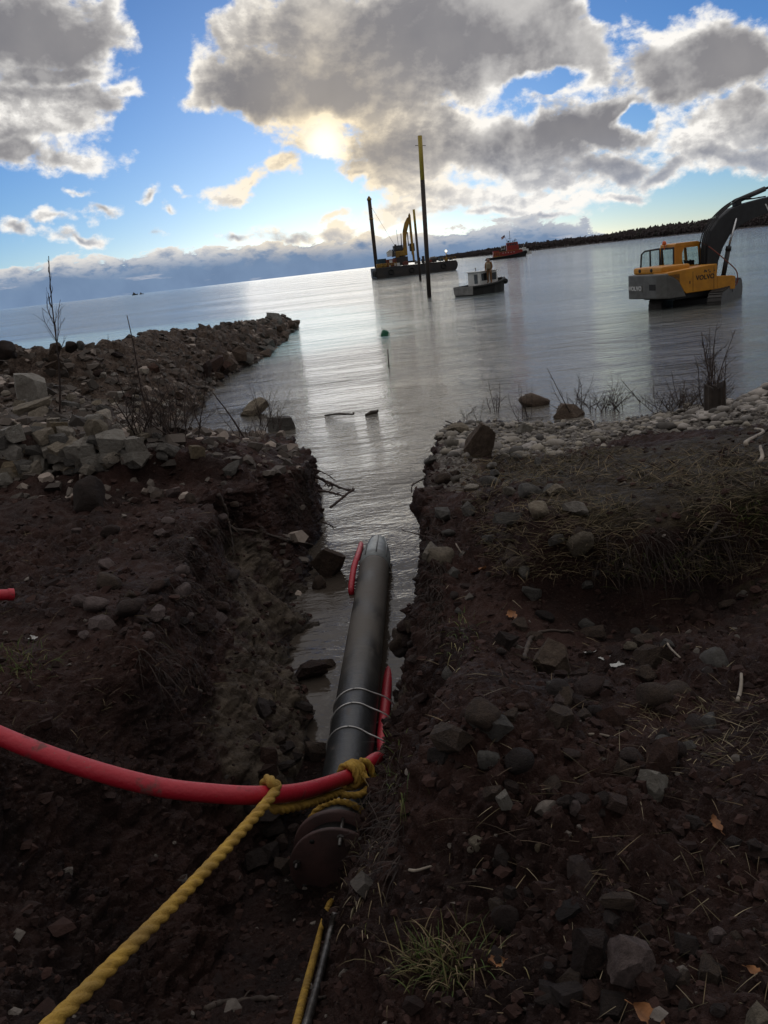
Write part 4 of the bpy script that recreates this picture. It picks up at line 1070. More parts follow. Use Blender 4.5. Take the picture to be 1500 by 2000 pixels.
pipe = empty('pipeline', (0, 0, 0), 0, 'long black plastic pipe lying in the trench with a rusty flange and pale nose', 'pipe')
NB_ = 60; LB = PL - 1.05
mb = MB(); lathe(mb, PS, PT, [(0.10, PR * 1.10), (0.36, PR * 1.10), (0.375, PR)] + [(0.39 + (LB - 0.39) * i / NB_, PR) for i in range(NB_ + 1)])
mb.build('pipe_wall', pipe_mat(), pipe)
mb = MB(); lathe(mb, PS, PT, [(LB - 0.002, PR * 1.012), (LB + 0.25, PR * 1.01), (LB + 0.45, PR * 0.97), (LB + 0.65, PR * 0.86), (LB + 0.82, PR * 0.70), (LB + 0.96, PR * 0.48), (LB + 1.03, PR * 0.36), (LB + 1.05, PR * 0.22)])
nose = mb.build('nose_cap', PM['cap'], pipe)
mb = MB()
for k in range(8):
    th = 2 * math.pi * k / 8 + .2; dv = PA * math.cos(th) + PC * math.sin(th)
    mb.tube([PS + PT * (LB + d) + dv * (r * PR + 0.003) for d, r in ((0.1, 1.01), (0.45, 0.97), (0.65, 0.86), (0.82, 0.70), (0.98, 0.44))], 0.007, 6)
mb.build('fold_seam', PM['hdpe'], nose)
for i, (px, py) in enumerate(((705, 1343), (702, 1374), (698, 1421))):
    c = pipe_at(atz(px, py, 0.32).y); pts = []
    for k in range(61):
        th = 2 * math.pi * k / 60; q = PR + 0.004
        rr = q * (1 + 0.75 * max(0, math.cos(th - 1.75)) ** 6)          # the tie also goes round the red hose beside the pipe
        pts.append(c + (PA * math.cos(th) + PC * math.sin(th)) * rr + PT * (0.03 * math.sin(th + i)))
    mb = MB(); mb.tube(pts, 0.0065, 6); mb.build('wire_tie', PM['wire'], pipe)
mb = MB(); lathe(mb, PS, PT, [(0.125, 0.165), (0.125, 0.246), (0.132, 0.252), (0.155, 0.252), (0.162, 0.246), (0.162, 0.165)], 64)
ring = mb.build('backing_ring', PM['flange'], pipe)
mb = MB(); lathe(mb, PS, PT, [(-0.026, 0.246), (-0.022, 0.252), (-0.004, 0.252), (0.0, 0.246)], 64)
blind = mb.build('blind_flange', PM['flange'], pipe)
mb = MB(); lathe(mb, PS, PT, [(-0.002, 0.19), (0.14, 0.19)], 48); mb.build('stub_end', PM['hdpe'], pipe)
for k in range(8):
    th = 2 * math.pi * (k + 0.35) / 8; dv = PA * math.cos(th) + PC * math.sin(th); c = PS + dv * 0.212
    if k in (0, 3, 6):
        mb = MB(); lathe(mb, c, PT, [(-0.10 if k == 0 else -0.075, 0.011), (0.19, 0.011)], 10)
        lathe(mb, c, PT, [(-0.048, 0.021), (-0.028, 0.021)], 6, False); mb.build('bolt', PM['steel'], blind)
    else:
        mb = MB(); lathe(mb, c, PT, [(-0.0285, 0.014), (-0.025, 0.014)], 16); mb.build('bolt_hole', PM['rubber'], blind)

# ------------------------------------------------------------------ red conduit
HR = 0.041
kn = pipe_at(4.28) + Vector((0.02, 0, PR + HR + 0.01))
hp = [at(-420, 1262, 3.7), at(-180, 1352, 3.45), at(0, 1437, 3.28), at(150, 1494, 3.15), at(300, 1535, 3.10), at(420, 1550, 3.12), at(510, 1553, 3.22), at(590, 1545, 3.55), at(660, 1524, 4.02), at(700, 1507, 4.22), at(736, 1482, 4.42)]
p5 = pipe_at(5.0); hp += [pipe_at(4.75) + Vector((0.25, 0, 0.03)), pipe_at(5.1) + Vector((0.215, 0, -0.03)), pipe_at(5.6) + Vector((0.205, 0, -0.09)), pipe_at(6.2) + Vector((0.20, 0, -0.16)), pipe_at(7.2) + Vector((0.2, 0, -0.25))]
HOSE = spline(hp, 16)
mb = MB(); mb.tube(HOSE, HR, 20)
tag(mb.build('red_hose', PM['hose']), 'thick red hose sagging across the foreground and tied to the black pipe', 'hose')
a = [atz(689, 1165, -0.05), atz(686, 1150, 0.05), atz(691, 1110, 0.13), atz(699, 1085, 0.13), atz(704, 1068, 0.02), atz(706, 1060, -0.06)]
mb = MB(); mb.tube(spline(a, 10), 0.034, 12)
tag(mb.build('red_hose', PM['hose']), 'short loop of red hose surfacing left of the pale pipe nose', 'hose')
q = at(26, 1161, 5.05); q2 = at(-90, 1166, 4.85)
mb = MB(); mb.tube([q2, q], 0.036, 16, False); mb.tube([q2 * 0.1 + q * 0.9, q], 0.040, 16, False); mb.tube([q2 * .02 + q * .98, q2 * .021 + q * .979], 0.0345, 16)
tag(mb.build('red_pipe_end', PM['hose']), 'cut end of a red pipe poking in from the left edge', 'pipe')

# ------------------------------------------------------------------ ropes
RR = 0.026
top = HOSE[0]
def hose_near(px, py):
    d = Vector(ray(px, py)).normalized(); o = Vector((0, 0, H)); best = None
    for i, p in enumerate(HOSE):
        e = ((p - o) - d * (p - o).dot(d)).length
        if best is None or e < best[0]: best = (e, i)
    return best[1]
i1 = hose_near(512, 1550); i2 = hose_near(686, 1512)
h1 = HOSE[i1]; t1 = (HOSE[i1 + 1] - HOSE[i1 - 1]).normalized()
view = (Vector((0, 0, H)) - h1).normalized(); upv = (Vector((0, 0, 1)) - t1 * t1.z).normalized(); fr = (view - t1 * view.dot(t1) - upv * view.dot(upv)).normalized()
g = HR + RR * 0.9
start = at(10, 2068, 1.62); start = start + (start - h1) * 0.22
path = [start, start.lerp(h1 + fr * g, 0.33) - Vector((0, 0, .02)), start.lerp(h1 + fr * g, 0.66) - Vector((0, 0, .022)), h1 + fr * g * 0.98 + upv * g * 0.25, h1 + fr * g * 0.45 + upv * g * 0.92 + t1 * 0.02, h1 - fr * g * 0.4 + upv * g * 0.95 + t1 * .05, h1 - fr * g * 1.0 + t1 * .09, h1 - fr * g * .6 - upv * g * .8 + t1 * .13]
for k in range(1, 6):
    f = k / 6; ii = int(i1 + (i2 - i1) * f); hh = HOSE[ii]; path.append(hh - upv * (HR + RR) * 1.02 + fr * 0.02 * k / 6)
h2 = HOSE[i2]; t2 = (HOSE[i2 + 1] - HOSE[i2 - 1]).normalized(); u2 = (Vector((0, 0, 1)) - t2 * t2.z).normalized(); f2 = (Vector((0, -1, 0)) + t2 * t2.y); f2 = (f2 - u2 * f2.dot(u2)).normalized()
ROPE1 = spline(path, 14)
mb = MB(); rope_mesh(mb, ROPE1, RR * .94, 0.185)
tag(mb.build('tow_rope', PM['rope']), 'thick yellow twisted rope stretched from the lower left corner to the red hose', 'rope')
# the knot: turns round hose and pipe
mb = MB(); c = []
for k in range(0, 75):
    th = k / 25 * 2 * math.pi; c.append(h2 + t2 * (-0.045 + 0.036 * k / 25) + (u2 * math.cos(th) + f2 * math.sin(th)) * (g + 0.004 * math.sin(k)))
rope_mesh(mb, c, 0.022, 0.13)
x = pipe_at(h2.y + .02); ringp = []
for k in range(-13, 14):
    th = k / 13 * 2.25; rr = PR + 0.024; ringp.append(x + PT * (-0.04 * abs(k) / 13) + (PA * math.cos(th) + PC * math.sin(th)) * rr)
rope_mesh(mb, ringp, 0.021, 0.13)
lp = [h2 + f2 * g + u2 * .02, h2 + f2 * (g + .05) - u2 * 0.03 + t2 * .03, h2 + f2 * (g + .045) - u2 * 0.08 + t2 * .075, h2 + f2 * (g + .02) - u2 * .05 + t2 * .13, h2 + f2 * .05 + u2 * .05 + t2 * .10, h2 + f2 * .02 + u2 * (g + .01) + t2 * .05]
rope_mesh(mb, spline(lp, 12), 0.022, 0.13)
lp = [h2 - t2 * .17 + f2 * (g * .7) - u2 * .06, h2 - t2 * .06 + f2 * (g + .035) - u2 * .075, h2 + t2 * .03 + f2 * (g + .04) - u2 * .06, h2 + t2 * .10 + f2 * (g + .02) - u2 * .085, h2 + t2 * .16 + f2 * .07 - u2 * .11]
rope_mesh(mb, spline(lp, 12), 0.021, 0.13)
tag(mb.build('rope_knot', PM['rope']), 'yellow rope knot binding the red hose onto the black pipe', 'knot')
mb = MB(); r_ = random.Random(4); e = h2 + t2 * .16 + f2 * .07 - u2 * .11
for k in range(70):
    v = Vector((r_.gauss(.07, .035), r_.gauss(-.03, .03), r_.gauss(-.07, .03))); mb.tube([e, e + v * .5 + Vector((r_.gauss(0, .012), r_.gauss(0, .012), .012)), e + v], [.004, .003, .0015], 4)
tag(mb.build('frayed_rope_end', PM['rope']), 'frayed yellow rope tail hanging from the knot against the dark bank', 'rope')
def on_ground(px, py, up=0.02):
    p, n = hit(px, py); return p + Vector((0, 0, up))
rp = [PS + Vector((-.02, -.05, -.19))] + [on_ground(a_, b_, 0.03) for a_, b_ in ((645, 1775), (630, 1822), (618, 1868), (606, 1915), (594, 1962), (583, 2008), (570, 2062))]
mb = MB(); rope_mesh(mb, spline(rp, 14), 0.0165, 0.10)
tag(mb.build('thin_rope', PM['rope']), 'thinner yellow rope running from under the flange down to the frame bottom', 'rope')
rp = [on_ground(a_, b_, 0.022) for a_, b_ in ((656, 1790), (646, 1830), (634, 1880), (622, 1930), (610, 1975), (598, 2020), (588, 2065))]
mb = MB(); rope_mesh(mb, spline(rp, 14), 0.017, 0.09, 6, 24)
tag(mb.build('steel_cable', PM['steel']), 'dark twisted steel cable lying right beside the thinner yellow rope', 'cable')


# ------------------------------------------------------------------ lettering
def text(body, size, loc, rot, m, parent, bold=0.02, name='lettering'):
    cu = bpy.data.curves.new(name, 'FONT'); cu.body = body; cu.size = size; cu.extrude = 0.006; cu.offset = bold * size; cu.align_x = 'CENTER'; cu.align_y = 'CENTER'; cu.space_character = 1.08
    t_ = bpy.data.objects.new(name, cu); COL.objects.link(t_); bpy.context.view_layer.update()
    me = bpy.data.meshes.new_from_object(t_.evaluated_get(bpy.context.evaluated_depsgraph_get())); bpy.data.objects.remove(t_)
    o = bpy.data.objects.new(name, me); COL.objects.link(o); o.location = loc; o.rotation_euler = rot; me.materials.clear(); me.materials.append(m); o.parent = parent; return o


# ------------------------------------------------------------------ the yellow excavator standing in the lake
EX = atz(1357, 592, 0); HEAD = R(18)
ex = empty('excavator', EX, HEAD, 'yellow and grey crawler excavator standing in the shallow lake with dark boom raised', 'excavator')
mb = MB()
mb.prism([(-1.9, -1.40), (-2.62, -1.40), (-2.80, -1.15), (-2.84, -0.9), (-2.84, 1.1), (-2.76, 1.28), (-2.6, 1.40), (-1.9, 1.40)], 0.50, 1.58, 'xy', 0.07)
mb.prism([(-2.60, 1.46), (-2.35, 1.38), (-2.12, 1.24), (-1.92, 1.03), (-1.76, 0.76), (-1.64, 0.50), (-2.60, 0.50)], -1.405, -1.0, 'xz', 0.02)
cw = mb.build('counterweight', PM['cwgrey'], ex)
mb = MB(); mb.box((-2.85, 0.62, 0.98), (0.02, 1.02, 0.34), bev=0.008); mb.build('plate', PM['cwgrey'], cw)
mb = MB(); mb.box((-2.835, -0.62, 1.02), (0.03, 0.46, 0.26), bev=0.008); mb.build('tow_recess', PM['rubber'], cw)
text('VOLVO', 0.27, (-2.865, 0.62, 0.98), (R(90), 0, R(-90)), PM['letter_w'], cw)
mb = MB()
mb.prism([(-2.58, 1.62), (-2.58, 1.46), (-2.35, 1.39), (-2.12, 1.25), (-1.92, 1.04), (-1.74, 0.74), (-1.62, 0.62), (0.08, 0.62), (0.08, 1.74), (-1.0, 1.70)], -1.40, -0.34, 'xz', 0.03)
mb.prism([(0.10, 0.56), (1.12, 0.52), (1.14, 1.08), (0.95, 1.14), (0.10, 1.20)], -1.38, -0.40, 'xz', 0.03)
mb.box((-1.75, 0.45, 1.08), (1.66, 1.80, 0.96), bev=0.04)
mb.box((0.2, 0.86, 0.90), (1.7, 1.10, 0.5), bev=0.03)
body = mb.build('house_panels', PM['yellow'], ex)
text('VOLVO', 0.29, (-0.58, -1.408, 1.22), (R(90), 0, 0), PM['letter_k'], body)
mb = MB(); r_ = random.Random(2)
for k in range(7): mb.ball((-0.45 + r_.gauss(0, .16), -1.402, 1.50 + r_.gauss(0, .05)), (0.05, 0.006, 0.03), 1)
mb.build('oil_stain', PM['letter_k'], body)
for c_, d_ in (((-1.25, -1.40, 1.10), (0.015, 0.012, 0.86)), ((-0.10, -1.40, 1.15), (0.015, 0.012, 0.98))): mb = MB(); mb.box(c_, d_); mb.build('door_seam', PM['letter_k'], body)
mb = MB(); mb.box((-1.42, -1.402, 1.08), (0.05, 0.012, 0.12), bev=.004); mb.build('door_latch', PM['letter_k'], body)
mb = MB(); mb.box((-1.72, 0.20, 1.73), (1.55, 2.1, 0.30), bev=0.09); hood = mb.build('engine_hood', PM['yellow'], ex)
for y in (0.75, -0.10):
    mb = MB(); mb.ball((-2.49, y, 1.74), (0.02, 0.11, 0.09), 2); mb.build('vent', PM['rubber'], hood)
mb = MB(); mb.box((-0.4, 0, 0.50), (3.2, 2.3, 0.26), bev=0.03); mb.tube([(0, 0, 0.05), (0, 0, 0.46)], 0.72, 28); mb.box((0, 0, 0.1), (1.6, 1.6, 0.3), (0, 0, R(37)), 0.03); mb.build('turntable_frame', PM['dark'], ex)
# cab
cab = MB()
cab.box((-0.10, 0.83, 1.40), (1.52, 1.06, 0.56), bev=0.03)
cab.prism([(-0.86, 2.62), (0.46, 2.62), (0.60, 2.66), (0.58, 2.74), (0.40, 2.80), (-0.78, 2.80), (-0.86, 2.76)], 0.29, 1.37, 'xz', 0.025)
cab.prism([(-0.86, 1.60), (-0.44, 1.60), (-0.46, 2.30), (-0.38, 2.50), (-0.30, 2.64), (-0.86, 2.64)], 0.30, 0.37, 'xz', 0.01)
for (x0, x1, y) in ((0.50, 0.62, 0.335), (0.50, 0.62, 1.325), (-0.86, -0.74, 1.325), (-0.10, 0.0, 1.325)): cab.prism([(x0 + .05, 1.60), (x1 + .06, 1.60), (x1 - .04, 2.66), (x0 - .04, 2.66)], y - .035, y + .035, 'xz', 0.008)
cab.box((0.03, 0.335, 1.70), (0.95, 0.06, 0.10)); cab.box((0.10, 0.335, 2.60), (0.85, 0.06, 0.08))
cabo = cab.build('cab', PM['yellow'], ex)
mb = MB(); mb.prism([(-0.42, 1.75), (0.52, 1.75), (0.48, 2.58), (-0.30, 2.58), (-0.42, 2.4)], 0.332, 0.340, 'xz'); mb.build('side_window', PM['glass'], cabo)
mb = MB()
for y in (0.40, 1.27): mb.box((-0.862, y, 2.12), (0.05, 0.09, 1.0), bev=.01)
mb.box((-0.862, .83, 1.66), (0.05, 0.96, 0.09), bev=.01); mb.box((-0.862, .83, 2.6), (0.05, 0.96, 0.09), bev=.01); fr_ = mb.build('rear_window_frame', PM['dark'], cabo)
mb = MB(); mb.box((-0.862, .83, 2.13), (0.01, 0.80, 0.86)); mb.build('pane', PM['glass'], fr_)
mb = MB(); mb.prism([(-0.30, 1.66), (0.1, 1.66), (0.12, 1.78), (-0.14, 1.82), (-0.26, 2.26), (-0.40, 2.26)], 0.60, 1.05, 'xz', 0.04); mb.box((-.36, .83, 2.36), (.1, .26, .18), bev=.03); mb.build('seat', PM['rubber'], cabo)
mb = MB(); mb.tube([(0.36, 0.62, 1.66), (0.24, 0.62, 1.98)], 0.03, 8); mb.tube([(0.36, 1.05, 1.66), (0.24, 1.05, 1.98)], 0.03, 8); mb.box((.38, .84, 1.8), (.2, .5, .3), bev=.03); mb.build('control_levers', PM['rubber'], cabo)
# cab door swung open
dr = MB(); dv = Vector((-0.86, 0.51, 0)).normalized(); hx = Vector((-0.84, 1.40, 0))
def dpt(u, z): p = hx + dv * u; return (p.x, p.y, z)
for pts in ([dpt(0.02, 1.56), dpt(0.02, 2.62)], [dpt(0.02, 2.62), dpt(0.70, 2.58), dpt(0.86, 2.45), dpt(0.92, 1.60)], [dpt(0.92, 1.60), dpt(0.02, 1.56)], [dpt(0.46, 1.58), dpt(0.46, 2.60)]): dr.tube(pts, 0.042, 8)
doo = dr.build('door', PM['dark'], ex)
mb = MB(); mb.add([dpt(.04, 1.58), dpt(.9, 1.6), dpt(.85, 2.45), dpt(.7, 2.57), dpt(.04, 2.6)], [(0, 1, 2, 3, 4)]); mb.build('pane', PM['glass'], doo)
mb = MB(); mb.tube([(-0.95, 0.95, 2.55), (-0.95, 0.95, 2.80)], 0.02, 8); mb.tube([(-0.95, .95, 2.78), (-.95, .95, 2.82), (-.95, .95, 2.92), (-.95, .95, 2.96)], [0.09, 0.10, 0.085, 0.03], 14); mb.build('beacon', PM['amber'], ex)
# tracks
TD = R(37)
for sy in (-1.30, 1.30):
    t = MB(); n = 40; L = 1.85; rr = 0.48; pts = []
    for k in range(n):
        th = 2 * math.pi * k / n; cx = L if math.cos(th) >= 0 else -L; pts.append((cx + rr * math.cos(th), 0.0 + rr * math.sin(th) - 0.04))
    t.prism(pts, sy - 0.30, sy + 0.30, 'xz', 0.02)
    for k in range(26):
        x = -L + 2 * L * k / 25; t.box((x, sy, rr - 0.02), (0.05, 0.60, 0.06))
    for e_ in (-1, 1):
        for k in range(1, 8):
            th = math.pi / 2 - math.pi * k / 8; t.box((e_ * (L + (rr + .01) * math.cos(th)), sy, (rr + .01) * math.sin(th) - .04), (0.06, 0.60, 0.05), (0, -e_ * (math.pi / 2 - th) * -1, 0))
    o = t.build('track', PM['track'], ex); o.rotation_euler = (0, R(-5), TD); o.location = (.25, .18, .24)
    f = MB(); f.box((0, sy, 0.02), (3.4, 0.40, 0.42), bev=0.05); fo = f.build('track_frame', PM['dark'], ex); fo.location = (.25, .18, .24); fo.rotation_euler = (0, R(-5), TD); o.location = (.25, .18, .24)
# boom
bm_ = MB(); bm_.prism([(0.62, 1.20), (0.50, 1.70), (0.56, 2.60), (0.76, 3.18), (1.25, 3.68), (1.90, 4.05), (2.60, 4.22), (4.06, 4.40), (6.1, 4.65), (6.3, 4.4), (6.0, 4.15), (4.06, 3.70), (3.2, 3.52), (2.45, 3.28), (1.80, 2.88), (1.40, 2.34), (1.16, 1.80), (1.08, 1.20)], -0.24, 0.24, 'xz', 0.03)
boom = bm_.build('boom', PM['dark'], ex)
text('VOLVO', 0.52, (4.75, -0.255, 4.02), (R(90), R(-8), 0), PM['letter_w'], boom)
for y in (-0.36, 0.36):
    mb = MB(); mb.tube([(1.30, y, 0.95), (1.62, y, 2.30)], 0.11, 14); mb.tube([(1.60, y, 2.2), (1.64, y, 2.4)], 0.13, 14); cy_ = mb.build('lift_cylinder', PM['dark'], ex)
    mb = MB(); mb.tube([(1.62, y, 2.30), (2.05, y, 3.60)], 0.05, 12); mb.build('rod', PM['chrome'], cy_)
mb = MB()
for y in (-0.18, -0.06, 0.06, 0.18): mb.tube(spline([(0.40, y, 1.7), (0.46, y, 2.62), (0.68, y, 3.24), (1.2, y, 3.78), (1.9, y, 4.22), (2.5, y, 4.44 + .05 * math.sin(y * 20)), (3.2, y, 4.40), (3.9, y, 4.44)], 8), 0.028, 7)
mb.build('hydraulic_hose', PM['rubber'], boom)
mb = MB(); mb.tube([(2.35, 0, 4.36), (4.0, 0, 4.78)], 0.12, 14); mb.tube([(4.0, 0, 4.78), (6.6, 0, 5.3)], 0.06, 12); mb.box((2.4, 0, 4.28), (.3, .3, .3), bev=.03); mb.build('stick_cylinder', PM['dark'], ex)
mb = MB(); mb.prism([(6.0, 5.3), (6.5, 5.75), (6.85, 5.4), (7.35, 2.2), (7.1, 2.1), (6.2, 4.2)], -0.22, 0.22, 'xz', 0.03); mb.build('stick', PM['dark'], ex)
mb = MB(); mb.prism([(7.1, 2.3), (7.4, 2.2), (7.5, 1.6), (7.1, 1.1), (6.5, 1.0), (6.2, 1.3), (6.5, 1.9)], -0.6, 0.6, 'xz', 0.04); mb.build('bucket', PM['dark'], ex)
mb = MB(); mb.tube(spline([(1.05, -1.30, 0.62), (1.30, -1.30, 0.78), (1.26, -1.30, 1.28), (0.95, -1.05, 1.75), (0.62, -0.30, 2.45), (0.52, 0.25, 2.72)], 6), 0.026, 7); mb.tube([(1.30, -1.30, .80), (1.08, -1.30, .82)], .022, 6); mb.build('handrail', PM['rustred'], ex)

# ------------------------------------------------------------------ piles driven into the lake bed
def pile(b0, t0, dist, wpx, split, label, bar=None):
    b_ = at(b0[0], b0[1], dist); b_.z = 0; t_ = at(t0[0], t0[1], dist); r = wpx / 1618 * (b_ - Vector((0, 0, H))).dot(Vector(_F)) / 2
    o = empty('steel_pile', b_, 0, label, 'pile', 'yellow topped piles standing in the lake'); d = t_ - b_
    mb = MB(); mb.tube([-d * 0.12, d * split], r * 1.03, 20); mb.build('shaft', PM['pile_d'], o)
    mb = MB(); mb.tube([d * split, d], r, 20); tp = mb.build('yellow_top', PM['pile_y'], o)
    if bar: mb = MB(); mb.tube([d * bar + Vector((-r * 2.4, 0, 0)), d * bar + Vector((r * 2.4, 0, -.1))], r * .13, 8); mb.build('lifting_bar', PM['pile_d'], tp)
    return o
pile((838.5, 580), (820, 265), 80.0, 8.2, 0.735, 'very tall nearer pile with a yellow top half and dark shaft', 0.945)
pile((821, 546), (808, 409), 155.0, 4.6, 0.70, 'shorter farther pile with a yellow top standing before the barge')

# ------------------------------------------------------------------ barge with its gear
BD = 236.0; BX = at(810, 540, BD).x; BH = R(8)
bg = empty('barge', (BX, BD, 0), BH, 'flat black work barge with tyre fenders and one dark spud carrying a crane', 'barge')
mb = MB(); mb.prism([(-10.9, -0.6), (10.0, -0.6), (11.0, 0.5), (11.0, 2.55), (-11.3, 2.85), (-11.3, 0.4)], -4.5, 4.5, 'xz', 0.12); mb.box((-.2, -4.53, 2.5), (22.0, .1, .18)); mb.box((-.2, -4.53, .7), (21.6, .1, .14)); hull = mb.build('hull', PM['hull'], bg)
tyre0 = MB(); pts = [(0.62 * math.cos(2 * math.pi * k / 20), 0, 0.62 * math.sin(2 * math.pi * k / 20)) for k in range(21)]; tyre0.tube(pts, 0.20, 8, False)
ty = None
for (x, y, z, rz) in ((-7.2, -4.7, 1.5, 0), (-1.6, -4.7, 1.4, 0), (7.2, -4.7, 1.5, 0), (-11.5, -3.4, 1.5, 90), (-11.5, -1.2, 1.4, 90), (11.2, -3.2, 1.5, 90), (-11.3, -4.5, 1.3, 45)):
    if ty is None: ty = tyre0.build('tyre_fender', PM['rubber'], bg); o = ty
    else: o = ty.copy(); COL.objects.link(o); o.parent = bg
    o.location = (x, y, z); o.rotation_euler = (0, 0, R(rz))
mb = MB(); mb.tube([(-10.3, 0, -3), (-10.3, 0, 20.4)], 0.50, 20); spd = mb.build('spud', PM['pile_d'], bg)
mb = MB(); mb.tube([(-10.3, 0, 20.2), (-10.3, 0, 20.7)], 0.62, 20); mb.tube([(-10.3, 0, 20.7), (-10.3, 0, 21.3)], [0.52, .12], 16); mb.tube([(-10.3, 0, 15.4), (-10.3, 0, 15.6)], .58, 16); mb.build('spud_cap', PM['dredge'], spd)
mb = MB()
for x in np.linspace(-11, -5.5, 9): mb.tube([(x, -4.3, 2.7), (x, -4.3, 3.8)], 0.05, 6)
for x in np.linspace(6.5, 10.8, 6): mb.tube([(x, -4.3, 2.5), (x, -4.3, 3.5)], 0.05, 6)
for z in (3.3, 3.75): mb.tube([(-11, -4.3, z), (-5.5, -4.3, z - .05)], 0.05, 6)
mb.tube([(6.5, -4.3, 3.45), (10.8, -4.3, 3.45)], .05, 6); mb.build('deck_railing', PM['dredge'], bg)
mb = MB(); mb.box((-10.0, -3.2, 3.3), (1.6, 1.4, 1.1), bev=.1); mb.box((-8.6, -3.0, 3.2), (1.0, 1.2, 1.2), bev=.1); mb.build('spud_winch', PM['dredge'], bg)
mb = MB(); mb.box((-9.0, -0.5, 4.1), (2.6, 2.4, 1.9), bev=.1); mb.build('tarped_generator', PM['bluegrey'], bg)
wh = MB(); wh.box((-6.6, -2.6, 3.7), (2.6, 2.4, 2.0), bev=.05); who = wh.build('winch_house', PM['rustred'], bg)
for c_, d_ in (((-6.9, -3.84, 4.1), (.8, .06, .7)), ((-5.8, -3.84, 3.2), (.5, .06, .6)), ((-7.3, -3.84, 3.0), (.4, .06, .4))): mb = MB(); mb.box(c_, d_); mb.build('white_panel', PM['white'], who)
mb = MB(); mb.box((-5.0, -3.4, 3.1), (1.0, .8, .9), bev=.05); mb.build('white_locker', PM['white'], bg)
mb = MB(); mb.prism([(-7.4, 5.4), (-6.2, 5.4), (-6.0, 6.7), (-6.6, 7.2), (-7.5, 6.6)], -2.9, -1.6, 'xz', .08); mb.build('engine_cover', PM['white'], bg)
mb = MB(); mb.prism([(-6.1, 5.2), (-5.4, 5.2), (-5.5, 6.5), (-6.0, 7.2)], -2.9, -1.6, 'xz', .08); mb.build('exhaust_shroud', PM['hull'], bg)
mb = MB(); mb.tube([(-5.3, -3, 2.8), (-5.3, -3, 7.8)], .07, 6); mb.box((-5.4, -3, 7.6), (.5, .3, .4)); mb.box((-5.4, -3, 6.9), (.5, .3, .4)); mb.build('lamp_post', PM['hull'], bg)
mb = MB(); mb.box((4.6, -1.6, 3.1), (2.6, 2.2, .9), bev=.1); mb.box((2.6, -1.0, 3.6), (.6, .6, 2.0)); mb.box((1.4, -1.5, 3.4), (.5, .5, 1.8)); mb.build('deck_winch', PM['hull'], bg)
mb = MB(); mb.prism([(4.0, 3.6), (6.2, 3.6), (5.6, 4.2), (4.4, 4.1)], -2.4, -1.2, 'xz', .1); mb.build('skiff', PM['alu'], bg)
mb = MB(); mb.box((8.6, -2.5, 3.0), (.8, .8, 1.0), bev=.05); mb.tube([(8.7, -2.5, 2.6), (8.7, -2.5, 5.1)], .09, 8); lt = mb.build('light_mast', PM['dredge'], bg)
lm = bpy.data.materials.new('lamp_glow'); lm.use_nodes = True; _p = lm.node_tree.nodes['Principled BSDF']; _p.inputs['Emission Color'].default_value = (1, .86, .5, 1); _p.inputs['Emission Strength'].default_value = 6.0
mb = MB(); mb.ball((8.7, -2.7, 5.2), .26, 2); mb.build('lamp', lm, lt)
for k_, (x, y, dx, dz, pm) in enumerate(((-3.0, -3.9, 1.4, .9, 'rustred'), (.2, -3.6, 1.1, .7, 'alu'), (1.9, -3.7, .8, 1.1, 'hull'), (3.6, -3.5, 1.5, .6, 'rustred'), (7.4, -1.5, 1.2, .9, 'bluegrey'), (9.6, -3.4, .7, .7, 'hull'))):
    mb = MB(); mb.box((x, y, 2.75 + dz / 2), (dx, 1.0, dz), bev=.06); mb.tube([(x - dx * .3, y - .3, 2.7 + dz), (x, y - .3, 2.95 + dz), (x + dx * .3, y - .3, 2.7 + dz)], .06, 6); mb.build('deck_crate', PM[pm], bg)
mb = MB(); mb.tube([(-10.3, -.6, 19.0), (-4.5, -2.5, 6.8)], .035, 5); mb.build('stay_cable', PM['hull'], bg)
cr = empty('dredge_excavator', (BX, BD, 0), BH, 'yellow dredging excavator on the barge deck with its stick held upright', 'excavator')
mb = MB(); mb.box((-3.6, -.5, 3.9), (3.6, 3.4, 2.2), bev=.1); mb.tube([(-3.4, -.5, 4.6), (-3.4, -.5, 5.3)], 1.3, 20); mb.box((-1.4, -1.6, 3.5), (3.4, 1.4, .5), bev=.1); mb.build('pedestal', PM['hull'], cr)
mb = MB(); mb.box((-3.9, -.6, 5.9), (2.6, 2.8, 1.3), bev=.15); mb.box((-4.6, -1.9, 5.4), (1.0, .4, .9), bev=.05); mb.build('house_panels', PM['dredge'], cr)
mb = MB(); mb.box((-4.0, -.4, 7.3), (2.4, 2.4, 1.5), bev=.12); mb.box((-4.6, -.4, 8.2), (.5, .5, .4)); cbo = mb.build('cab', PM['hull'], cr)
mb = MB(); mb.box((-4.0, -1.63, 7.4), (1.6, .04, .8)); mb.build('window', PM['darkglass'], cbo)
mb = MB(); mb.box((.1, .4, 7.2), (1.3, 1.2, 2.0), bev=.1); mb.box((.1, .4, 5.9), (.5, .5, 1.2)); mb.build('control_cabin', PM['hull'], cr)
mb = MB(); mb.prism([(-2.7, 5.2), (-1.5, 5.2), (-1.45, 9.6), (-1.0, 11.4), (-.25, 13.5), (-.35, 15.0), (-.7, 14.8), (-1.5, 13.6), (-2.2, 11.6), (-2.3, 10.0)], -.7, -.1, 'xz', .1); mb.build('boom', PM['dredge'], cr)
mb = MB(); mb.tube([(-1.0, -.4, 7.6), (-.95, -.4, 11.2)], .13, 8); mb.tube([(-2.9, -.4, 8.0), (-2.75, -.4, 11.0)], .12, 8); mb.build('lift_cylinder', PM['hull'], cr)
mb = MB(); mb.prism([(-.32, 15.4), (.05, 16.0), (.30, 15.4), (.34, 3.2), (-.15, 3.2), (-.30, 10.0)], -.75, -.25, 'xz', .06); mb.build('stick', PM['dredge'], cr)
